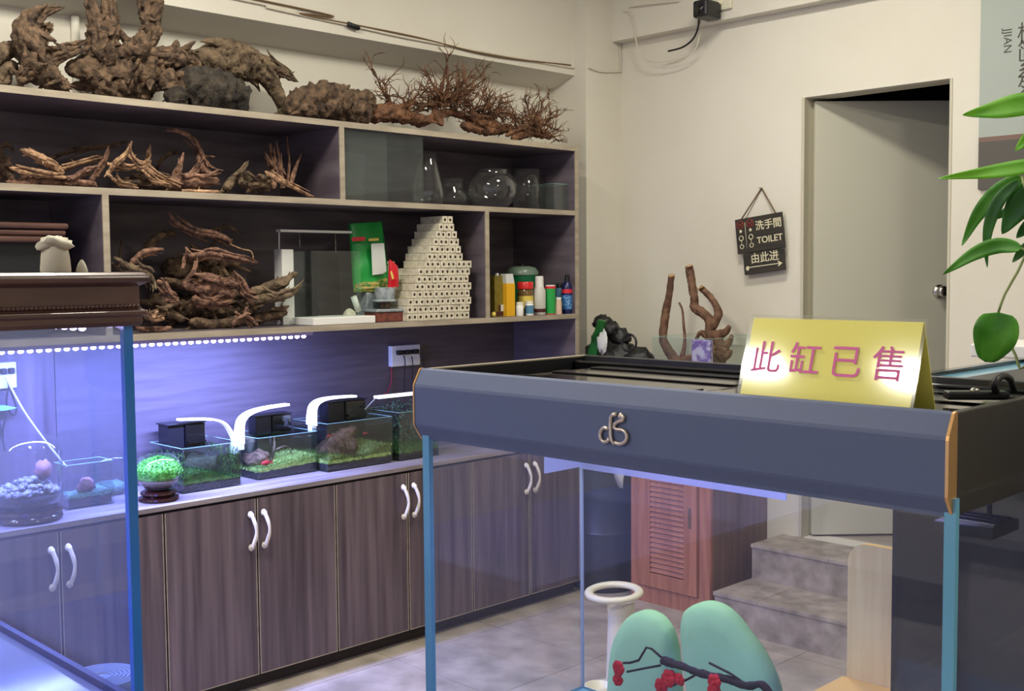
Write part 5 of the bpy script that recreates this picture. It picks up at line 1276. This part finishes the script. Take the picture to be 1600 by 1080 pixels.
# pothos on the black tank
pot_c = on('Y', 2.30, 1668, 520); pot_c.z = BZ1 - .0035
pt = thing('potted_pothos', 'bright green trailing pothos in a pot on the black aquarium', 'plant', pot_c)
obj('pot', MB().lathe([(.045, 0), (.06, .10), (.066, .10), (.066, .115), (.056, .115), (.052, .10), (0, .098)], pot_c, 24), 'white', pt)
def leaf_mesh(pts, width, heart=.3, cup=.25, seed=0):
    """leaf along world points from base to tip"""
    q = cr_spline([(*p, 0) for p in pts], .006); n = len(q) - 1; vs = []; fs = []
    for i, p4 in enumerate(q):
        t = i / n; p = p4.to_3d(); a = q[max(0, i - 1)].to_3d(); b = q[min(n, i + 1)].to_3d(); tg = (b - a).normalized()
        view = (p - EYE).normalized(); s = tg.cross(view).normalized(); nn = s.cross(tg).normalized()
        w = width * .5 * ((math.sin(math.pi * min(1, t ** .62)) ** .85 if heart < .5 else math.sin(math.pi * t ** .72) ** .55) if t < 1 else 0)
        w = max(w, .0004 if t < 1 else 0.0002)
        for k in (-1, -.5, 0, .5, 1):
            vs.append(p + s * (w * k) - nn * (cup * w * abs(k)) + nn * (.002 * math.sin(t * 9 + seed) * k))
    for i in range(n):
        for k in range(4): fs.append((i * 5 + k, i * 5 + k + 1, i * 5 + k + 6, i * 5 + k + 5))
    return MB().add(vs, fs, True)
def LP(pts, Y): return [on('Y', Y + (p[2] if len(p) > 2 else 0), p[0], p[1]) for p in pts]
LV = [([(1640, 158), (1590, 164), (1545, 173), (1504, 180)], 2.25, 36, 'leaf_a'), ([(1650, 252), (1590, 262), (1530, 271), (1466, 279)], 2.22, 24, 'leaf_a'),
      ([(1596, 276), (1560, 300), (1528, 336), (1503, 384)], 2.30, 27, 'leaf_b'), ([(1592, 282), (1562, 312), (1546, 350), (1541, 388), (1543, 418)], 2.28, 20, 'leaf_c'),
      ([(1620, 284), (1600, 312), (1582, 338), (1566, 366)], 2.33, 44, 'leaf_c'), ([(1596, 388), (1560, 384), (1520, 398), (1474, 429)], 2.26, 25, 'leaf_b'),
      ([(1560, 488), (1556, 520), (1548, 545), (1540, 566)], 2.20, 66, 'leaf_b'), ([(1602, 322), (1575, 330), (1548, 344)], 2.36, 16, 'leaf_c'),
      ([(1640, 340), (1610, 352), (1588, 372)], 2.36, 26, 'leaf_c'), ([(1612, 378), (1596, 394), (1582, 410)], 2.34, 16, 'leaf_c'),
      ([(1640, 196), (1612, 212), (1586, 236)], 2.3, 26, 'leaf_a'), ([(1700, 200), (1660, 180), (1630, 240)], 2.35, 50, 'leaf_b'), ([(1700, 330), (1650, 300), (1625, 380)], 2.35, 50, 'leaf_c')]
for k, (pts, Y, w, mt) in enumerate(LV):
    P_ = LP(pts, Y)
    lf = obj('leaf', leaf_mesh(P_, w * ppm(P_[0]), seed=k, heart=.3 if w < 60 else 1), mt, pt, solid=.0008)
stems = [[(1660, 470), (1640, 380), (1640, 240), (1640, 158)], [(1655, 470), (1640, 400), (1645, 300), (1650, 252)], [(1650, 470), (1630, 400), (1610, 320), (1596, 276)],
         [(1640, 500), (1610, 560), (1594, 576), (1587, 556), (1560, 500)], [(1640, 440), (1620, 400), (1596, 388)], [(1606, 390), (1590, 425), (1570, 460), (1560, 488)], [(1655, 470), (1640, 400), (1620, 330), (1620, 284)]]
smb = MB()
for k, s in enumerate(stems):
    q = LP(s, 2.3)
    if k != 5: q = [pot_c + Vector((.012 * math.cos(k), .012 * math.sin(k), .09))] + q
    sm_tube(smb, q, .0028, 6, .02)
obj('stems', smb, 'stem', pt)
q = on('Y', 3.0, 1590, 520)
tag(obj('white_tray', B(q.x - .06, q.x + .25, 2.85, 3.1, BZ1 - .003, BZ1 + .03), 'white', bevel=.004), 'white plastic tray lying on the black aquarium behind the pothos', 'tray')

# ------------------------------------------------------------------ things by the back wall
# toilet sign
ts_n = on('Y', YB - .004, 1190, 294)
ux = (on('Y', YB - .02, 1223, 331) - on('Y', YB - .02, 1150, 344)); ux.y = 0; wS = ux.length; ux.normalize(); uy = Vector((-ux.z, 0, ux.x))
ts = thing('toilet_sign', 'hanging black wooden sign with cream lettering pointing to the toilet', 'sign', on('Y', YB - .012, 1190, 420))
tl = on('Y', YB - .03, 1150, 344)
hS = 54 * ppm(tl) ; tlt = Vector((0, .0, 0))
def sboard(o0, w, h, t, name):
    n = ux.cross(uy)
    vs = [o0, o0 + ux * w, o0 + ux * w - uy * h, o0 - uy * h]; vs += [v - n * t for v in vs]
    return obj(name, MB().add(vs, [(0, 1, 2, 3), (7, 6, 5, 4), (0, 4, 5, 1), (1, 5, 6, 2), (2, 6, 7, 3), (3, 7, 4, 0)]), 'signwood', ts, bevel=.002)
fac = ux.cross(uy)   # must face the room (-Y)
if fac.y > 0: fac = -fac
ub = sboard(tl, wS, hS, -.012 if ux.cross(uy).y < 0 else .012, 'upper_board')
# board spans from tl.y towards the wall
t2 = tl + ux * (wS * .11) - uy * (hS + .004)
lb_ = sboard(t2, wS * .86, hS * .60, -.012 if ux.cross(uy).y < 0 else .012, 'lower_board')
front_y = min((ub.matrix_world @ v.co).y for v in ub.data.vertices) if False else tl.y - .0125
def sp(u, v, base=None): 
    p = (base or tl) + ux * u - uy * v; p.y = front_y - .0006; return p
ztx = .245 * wS
obj('lettering', text_mb('洗手間', wS * .185, vec_fn(sp(wS * .71, hS * .29), ux, uy), offset=.0006), 'ink_cream', ub)
obj('lettering', text_mb('TOILET', wS * .165, vec_fn(sp(wS * .71, hS * .70), ux, uy), offset=.0006), 'ink_cream', ub)
obj('lettering', text_mb('由此进', wS * .20, vec_fn(sp(wS * .46, hS * .18, t2), ux, uy), offset=.0004), 'ink_cream', lb_)
ar = MB(); 
def arp(u, v): return sp(u, v, t2)
ar.tube([arp(wS * .10, hS * .40), arp(wS * .74, hS * .40)], .0026, 6)
ar.add([arp(wS * .72, hS * .31), arp(wS * .82, hS * .40), arp(wS * .72, hS * .49), arp(wS * .745, hS * .40)], [(0, 1, 2, 3)])
ar.blob(arp(wS * .08, hS * .42), .010, .0015, .012, 8, 6)
obj('arrow', ar, 'ink_cream', lb_)
ic = MB()
for (cu, cc) in ((.11, 0), (.32, 1)):
    q = sp(wS * cu, hS * .17)
    ic.torus(q, wS * .07, .0022, (0, 1, 0), 16, 5)
    ic.tube([sp(wS * (cu - .05), hS * .12), sp(wS * (cu + .05), hS * .24)], .002, 5); ic.tube([sp(wS * (cu + .05), hS * .12), sp(wS * (cu - .05), hS * .24)], .002, 5)
obj('round_motif', ic, 'ink_red', ub)
ic = MB()
for cu in (.11, .32):
    ic.blob(sp(wS * cu, hS * .36), wS * .03, .0012, wS * .03, 8, 6)
    ic.torus(sp(wS * cu, hS * .56), wS * .045, .0022, (0, 1, 0), 12, 5); ic.torus(sp(wS * cu, hS * .80), wS * .038, .0022, (0, 1, 0), 12, 5)
    ic.tube([sp(wS * cu, hS * .60), sp(wS * cu, hS * .72)], .0016, 5)
ic.tube([sp(wS * .215, hS * .12), sp(wS * .215, hS * .86)], .0012, 5)
obj('figure_motif', ic, 'ink_cream', ub)
rope = MB(); a = tl + ux * (wS * .10); b = tl + ux * (wS * .86)
rope.tube([a - uy * .006, ts_n], .0035, 6); rope.tube([ts_n, b - uy * .006], .0035, 6)
obj('rope', rope, 'rope', ts)
obj('nail', MB().tube([ts_n + Vector((0, .004, 0)), ts_n + Vector((0, -.02, 0))], .004, 8), 'steel', ts)

# security camera and wiring
cz = on('Y', YB - .16, 1105, 16)
sc_ = thing('security_camera', 'small black security camera on a wall bracket high up', 'camera', (cz.x, YB - .075, cz.z))
obj('bracket', MB().tube([Vector((cz.x + .05, YB - .075, cz.z + .05)), cz + Vector((.02, .03, .03))], .014, 10), 'cream', sc_)
obj('mount', MB().obox((cz.x + .06, YB - .085, cz.z + .05), .07, .02, .09), 'cream', sc_, bevel=.004)
cb_ = obj('housing', MB().obox(cz, .088, .13, .085), 'black', sc_, bevel=.012)
obj('lens', MB().tube([cz + Vector((0, -.064, 0)), cz + Vector((0, -.070, 0))], [.026, .022], 18), 'blackgloss', cb_)
W = lambda pts, Y: [on('Y', Y, *p) for p in pts]
cable('camera_wire', 'dark wire drooping from the security camera', W([(1092, 28), (1090, 46), (1082, 62), (1066, 74), (1044, 80)], YB - .09), .005, 'cable_b')
cable('loose_wire', 'pale wire looping left from the camera lead', W([(1094, 50), (1084, 80), (1050, 94), (1018, 96), (1000, 84), (994, 64), (990, 40), (984, 20), (974, 18)], YB - .085), .0035, 'cable_w')
cable('loose_wire', 'pale wire rising along the corner column', [on('X', XC + .006, 970, 112), on('X', XC + .006, 969, 80), on('X', XC + .006, 967, 40), on('X', XC + .006, 969, 22), on('Y', YB - .085, 990, 10), on('Y', YB - .085, 1060, 2)], .004, 'cable_w')
YW = XBM + .006
cable('beam_wire', 'twisted pale wire running along the beam edge', [Vector((YW, -2.5, 2.86)), on('X', YW, 320, -12), on('X', YW, 420, 12), on('X', YW, 548, 40), on('X', YW, 640, 60), on('X', YW, 760, 82), on('X', YW, 860, 100), on('X', YW, 897, 106)], .006, 'cable_w')
cable('beam_wire', 'second thinner wire strand along the beam edge', [Vector((YW + .004, -2.5, 2.84)), on('X', YW + .004, 380, -5), on('X', YW + .004, 470, 22), on('X', YW + .004, 560, 40), on('X', YW + .004, 650, 58), on('X', YW + .004, 770, 87), on('X', YW + .004, 892, 102)], .004, 'rope')
cable('corner_wire', 'pale wire crossing the corner column', [on('X', XC + .006, 920, 106), on('X', XC + .006, 940, 112), on('X', XC + .006, 970, 112)], .005, 'cable_w')
q = on('X', YW + .01, 552, 41)
tag(obj('wire_joint', MB().tube([q + Vector((0, -.03, .005)), q + Vector((0, .03, -.004))], .012, 10), 'cable_b'), 'black taped joint on the beam wire', 'cable joint')

q = on('X', XW + .016, 118, 60)
tag(obj('wall_conduit', MB().tube([(XW + .0162, q.y, Z_TOP + .002), (XW + .0162, q.y, bp0.z - .002)], .016, 14), 'wall'), 'white painted pipe on the wall behind the claw shaped driftwood', 'pipe')
# louvred cabinet
KX0, KX1, KY0, KY1, KZ = -3.615, -3.13, 4.405, 4.895, 1.13
lc = thing('louvred_cabinet', 'reddish pine cabinet with a louvred door beside the steps', 'cabinet', ((KX0 + KX1) / 2, 4.65, 0))
obj('side_panel', B(KX1 - .02, KX1, KY0 + .02, KY1, 0, KZ - .02), 'ply', lc); obj('side_panel', B(KX0, KX0 + .02, KY0 + .02, KY1, 0, KZ - .02), 'ply', lc)
obj('back', B(KX0 + .02, KX1 - .02, KY1 - .012, KY1, 0, KZ - .02), 'ply', lc)
obj('top', B(KX0 - .01, KX1 + .01, KY0 - .01, KY1, KZ - .02, KZ), 'pine', lc, bevel=.004)
obj('face_frame', B(KX0, KX0 + .055, KY0, KY0 + .02, 0, KZ - .02), 'pine', lc); obj('face_frame', B(KX1 - .065, KX1, KY0, KY0 + .02, 0, KZ - .02), 'pine', lc)
obj('plinth_rail', B(KX0 + .055, KX1 - .065, KY0, KY0 + .02, 0, .085), 'pine', lc)
dX0, dX1 = KX0 + .058, KX1 - .068
zd0, zd1 = .09, KZ - .03
dr = obj('door', MB().box(dX0, dX0 + .075, KY0 - .018, KY0 + .002, zd0, zd1).box(dX1 - .075, dX1, KY0 - .018, KY0 + .002, zd0, zd1).box(dX0 + .075, dX1 - .075, KY0 - .018, KY0 + .002, zd0, zd0 + .07).box(dX0 + .075, dX1 - .075, KY0 - .018, KY0 + .002, zd1 - .07, zd1), 'pine', lc, bevel=.002)
zz = zd0 + .078
while zz < zd1 - .08:
    obj('slat', MB().obox(((dX0 + dX1) / 2, KY0 - .006, zz + .012), dX1 - dX0 - .15, .006, .032, Matrix.Rotation(math.radians(-28), 3, 'X')), 'pine', dr)
    zz += .0255
obj('finger_pull', B(dX1 - .05, dX1 - .03, KY0 - .0186, KY0 - .017, zd0 + .33, zd0 + .43), 'ply', dr)
# dark barrel
bc = Vector((-3.86, 4.485, 0))
br = thing('plastic_barrel', 'tall dark blue plastic barrel between shelving and louvred cabinet', 'barrel', bc)
obj('body', MB().lathe([(.145, 0), (.16, .02), (.16, .3), (.165, .31), (.16, .32), (.16, .66), (.165, .67), (.16, .68), (.16, .98), (.13, 1.04)], bc, 32, True), 'barrel', br)
obj('lid', MB().lathe([(.15, 1.04), (.155, 1.05), (.155, 1.07), (.14, 1.075)], bc, 32, True), 'barrel', br)
q = on('Y', 4.36, 967, 748)
pbg = MB().add([q + Vector((-.05, 0, .10)), q + Vector((.05, 0, .10)), q + Vector((.035, -.008, .0)), q + Vector((.03, -.006, -.045)), q + Vector((.005, -.006, -.045)), q + Vector((-.02, -.01, 0)), q + Vector((0, -.02, .04))], [(0, 6, 5), (0, 1, 6), (1, 2, 6), (6, 2, 3, 4, 5)], True)
tag(obj('plastic_bag', pbg, 'cloudy', solid=.001), 'crumpled white plastic bag hanging beside the dark barrel', 'plastic bag')
# black backpack with green white packet on the barrel lid
bz = 1.077
bgp = thing('black_bag', 'crumpled black bag with a round ring on the dark barrel', 'bag', (-3.85, 4.5, bz))
bm2 = MB().blob((-3.82, 4.5, bz + .11), .165, .12, .13, 26, 16, .3, 12, 3)
bm2.blob((-3.70, 4.52, KZ + .06), .15, .09, .09, 20, 12, .25, 12, 8)
for v in bm2.v: v.z = max(v.z, (bz if v.x < -3.64 else KZ) + .001); v.x = min(v.x, -3.512)
for k, (px, py, r) in enumerate(((942, 505, .05), (955, 515, .05), (970, 528, .055), (938, 530, .05))):
    p = on('Y', 4.5, px, py); bm2.blob(p, r, r, r * .8, 12, 8, .5, 12, k + 5)
obj('body', bm2, 'blackrough', bgp)
p = on('Y', 4.36, 983, 536); obj('ring', MB().torus(p, .042, .006, (0.1, -1, .1), 28, 8), 'cable_b', bgp)
pk = MB().prism([(0, 0), (.07, .015), (.135, .20), (.09, .21)], -.012, .012, lambda u, v, a: on('Y', 4.34, 916, 562) + Vector((u * 1.0, a, v)))
M['packgreen'] = mat('packet_green', RGB(30, 96, 36), 0.35, col2=RGB(20, 60, 24), scale=20, bump=.4)
tag(obj('snack_packet', pk, 'packgreen', bevel=.004), 'green packet tucked against the black bag', 'packet')
p = on('Y', 4.325, 941, 535); tag(obj('white_wrapper', MB().blob(p, .035, .008, .06, 12, 8, .5, 9, 2), 'paper'), 'white wrapper folded over the green packet', 'wrapper')
# small tanks and branches on the louvred cabinet
open_tank('glass_tank', 'clear glass tank on the louvred cabinet holding the branches', 'tank', KX0 + .11, KX1 - .02, KY0 + .03, KY1 - .03, KZ, on('Y', KY0 + .03, 1060, 528).z, .005, 'glass')
GBR = 'branches in the glass tank'
wood('branch', 'straight bare branch with sawn top rising from the glass tank', GBR, [[(1062, 585, 9), (1052, 560, 8), (1040, 540, 7), (1036, 524, 6), (1040, 492, 6.5), (1046, 458, 5), (1049, 431, 5)], [(1060, 572, 6), (1066, 556, 4), (1070, 532, 2.4), (1068, 505, 2), (1066, 484, 1.6), (1061, 473, 1.6)], [(1056, 568, 8), (1082, 560, 6), (1090, 566, 4)]], 4.62, 'branch', 120, ax='Y', amp=.12, ridge=.1, cat='branch', spurs=0, taper=False, floor_z=KZ + .006)
wood('branch', 'thick forked branch with two pale sawn ends', GBR, [[(1126, 590, 10), (1118, 552, 9), (1110, 520, 8), (1108, 500, 7), (1096, 488, 6.5), (1086, 480, 6.5), (1084, 462, 6), (1080, 438, 6), (1077, 416, 6)], [(1112, 512, 7), (1122, 492, 6), (1117, 474, 5), (1106, 460, 5), (1095, 450, 4.5)],
      [(1118, 525, 9), (1132, 520, 6), (1140, 510, 3)], [(1122, 540, 10), (1136, 538, 6), (1144, 524, 3)], [(1124, 552, 10), (1136, 556, 6), (1142, 548, 3)], [(1110, 530, 7), (1096, 520, 4), (1088, 530, 3), (1084, 548, 3)], [(1120, 530, 9), (1130, 548, 8), (1126, 570, 6)]], 4.64, 'branch', 121, ax='Y', amp=.2, ridge=.15, cat='branch', spurs=0, taper=False, floor_z=KZ + .006)
for k, (px, py, nx) in enumerate(((1049, 430.5, .1), (1077, 415.5, -.1), (1095, 449.5, -.5))):
    p = on('Y', 4.62, px, py); r = 5.2 * ppm(p); d = Vector((nx, -.25, 1)).normalized()
    par = bpy.data.objects['branch'] if k == 0 else bpy.data.objects['branch.001']
    obj('sawn_end', MB().tube([p - d * .004, p + d * .003], r, 12), 'cut', par)
q0 = on('Y', 4.50, 1082, 572); q1 = on('Y', 4.50, 1111, 532)
pp = thing('purple_pack', 'purple printed plastic pack inside the glass tank', 'packet', (q0.x, 4.5, KZ))
obj('pack', B(q0.x, q1.x, 4.49, 4.52, KZ + .006, q1.z), 'purple', pp, bevel=.006)

# ------------------------------------------------------------------ furniture seen through the display aquarium
# mint double-lobed chair
CY = 2.42
def lobe(out, seed):
    """padded lobe: photo outline (closed) at plane Y=CY, thick towards the back"""
    pts = [on('Y', CY, *p) for p in out]; cen = sum(pts, Vector()) / len(pts); n = len(pts); mb = MB(); vs = []; fs = []
    layers = [(-.040, .0), (-.040, .35), (-.038, .7), (-.028, .93), (-.008, 1.0), (.014, 1.0), (.032, .93), (.04, .7), (.042, 0)]
    for dy, s in layers:
        for p in pts: q = cen.lerp(p, s); vs.append(q + Vector((0, dy, 0)))
    for j in range(len(layers) - 1):
        for k in range(n): fs.append((j * n + k, j * n + (k + 1) % n, (j + 1) * n + (k + 1) % n, (j + 1) * n + k))
    return mb.add(vs, fs, True)
def closed_spline(pts, m_=5):
    P = [Vector((*p, 0)) for p in pts]; n = len(P); out = []
    for i in range(n):
        p0, p1, p2, p3 = P[i - 1], P[i], P[(i + 1) % n], P[(i + 2) % n]
        for k in range(m_):
            t = k / m_; v = 0.5 * ((2 * p1) + (p2 - p0) * t + (2 * p0 - 5 * p1 + 4 * p2 - p3) * t * t + (3 * p1 - p0 - 3 * p2 + p3) * t ** 3); out.append((v.x, v.y))
    return out
ch = thing('mint_chair', 'mint green office chair with a split two lobed back', 'chair', (-1.78, 2.6, 0))
L1 = closed_spline([(956, 1060), (962, 1005), (978, 970), (1004, 954), (1032, 962), (1050, 990), (1058, 1040), (1060, 1110), (1050, 1200), (1010, 1230), (970, 1210), (954, 1130)])
L2 = closed_spline([(1068, 970), (1080, 948), (1108, 940), (1138, 952), (1165, 984), (1192, 1022), (1214, 1070), (1224, 1130), (1210, 1210), (1160, 1235), (1110, 1210), (1086, 1130), (1074, 1040)])
obj('backrest', lobe(L1, 1), 'mint', ch); obj('backrest', lobe(L2, 2), 'mint', ch)
zb0 = on('Y', CY, 1010, 1150).z
obj('back_bracket', MB().tube([on('Y', CY + .05, 1010, 1120), on('Y', CY + .07, 1070, 1160), on('Y', CY + .05, 1150, 1120)], .016, 10).tube([on('Y', CY + .07, 1070, 1160), Vector((-1.76, CY + .02, .36))], .018, 10), 'black', ch)
st_ = MB().blob((-1.80, 2.62, .40), .2, .17, .045, 28, 12); 
# seat lies on the far side of the back
obj('seat', st_, 'mint', ch)
obj('seat_plate', B(-1.86, -1.66, CY + .01, CY + .36, .335, .352), 'black', ch)
obj('gas_lift', MB().tube([(-1.76, 2.67, .345), (-1.76, 2.67, .10)], .025, 14), 'black', ch)
for k in range(5):
    a = k * 2 * math.pi / 5 + .3; e = Vector((-1.76 + .27 * math.cos(a), 2.67 + .27 * math.sin(a), .075))
    lg = obj('leg', MB().tube([(-1.76, 2.67, .11), e], [.022, .015], 8), 'black', ch)
    obj('caster', MB().tube([e + Vector((-.012, 0, -.045)), e + Vector((.012, 0, -.045))], .028, 14).tube([e, e + Vector((0, 0, -.045))], .008, 6), 'black', lg)
# white ringed stand
rY = 3.35
a = on('Y', rY, 925, 926); b = on('Y', rY, 995, 926); rc = (a + b) / 2; rr = (b - a).length / 2
rs_ = thing('ring_stand', 'cream plastic post with a ring shaped top on the tile floor', 'stand', (rc.x, rY, 0))
obj('ring', MB().torus((rc.x, rY, rc.z), rr - .018, .018, (0, -.06, 1), 32, 10, .7), 'cream', rs_)
pc = on('Y', rY, 970, 960)
obj('collar', MB().lathe([(.05, 0), (.055, .02), (.05, .05)], (pc.x, rY, rc.z - .075), 20, True), 'cream', rs_)
obj('post', MB().lathe([(.06, .03), (.05, rc.z - .07)], (pc.x, rY, 0), 20, True), 'cream', rs_)
obj('base', MB().lathe([(.15, 0.0005), (.15, .015), (.06, .035)], (pc.x, rY, 0), 24, True), 'cream', rs_)
q = on('Z', .04, 930, 1075); q = on('Y', 3.0, 935, 1070)
tag(obj('plastic_cup', MB().lathe([(.05, 0.0005), (.055, .02), (.05, q.z), (.044, q.z), (.046, .02)], (q.x, 3.0, 0), 18), 'cream'), 'cream plastic cup on the floor by the mint chair', 'cup')
# beech chair
wY = 2.86
p0 = on('Y', wY, 1325, 870); top = on('Y', wY, 1360, 853); x0 = p0.x; x1 = x0 + .42; zt = top.z
bc_ = thing('beech_chair', 'pale beech panel chair with rounded corners beside the black aquarium', 'chair', ((x0 + x1) / 2, wY + .2, 0))
rad = .055; poly = [(x0, 0), (x0, zt - rad)] + [(x0 + rad - rad * math.cos(t), zt - rad + rad * math.sin(t)) for t in [k * math.pi / 16 for k in range(9)]] + [(x1 - rad + rad * math.sin(t), zt - rad + rad * math.cos(t)) for t in [k * math.pi / 16 for k in range(9)]] + [(x1, 0)]
obj('back_panel', MB().prism(poly, wY, wY + .022, lambda u, v, a: (u, a, v)), 'beech', bc_)
ed = MB(); pin = poly[1:-1]
ev = []
for u_, v_ in pin: ev += [(u_, wY, v_ + .0004), (u_, wY + .022, v_ + .0004)]
ed.add(ev, [(2 * k, 2 * k + 1, 2 * k + 3, 2 * k + 2) for k in range(len(pin) - 1)])
obj('edge_band', ed, 'beech_e', bc_)
sz = on('X', x0, 1318, 1060).z
s0 = on('Y', wY, 1325, 1058); sz = s0.z
obj('seat', B(x0 - .012, x1 - .02, wY - .26, wY - .0005, sz - .022, sz), 'beech_e', bc_, bevel=.003)
for xx in (x0 + .0, x1 - .06):
    obj('leg', B(xx, xx + .03, wY - .25, wY - .22, 0, sz - .022), 'beech_e', bc_, bevel=.003)
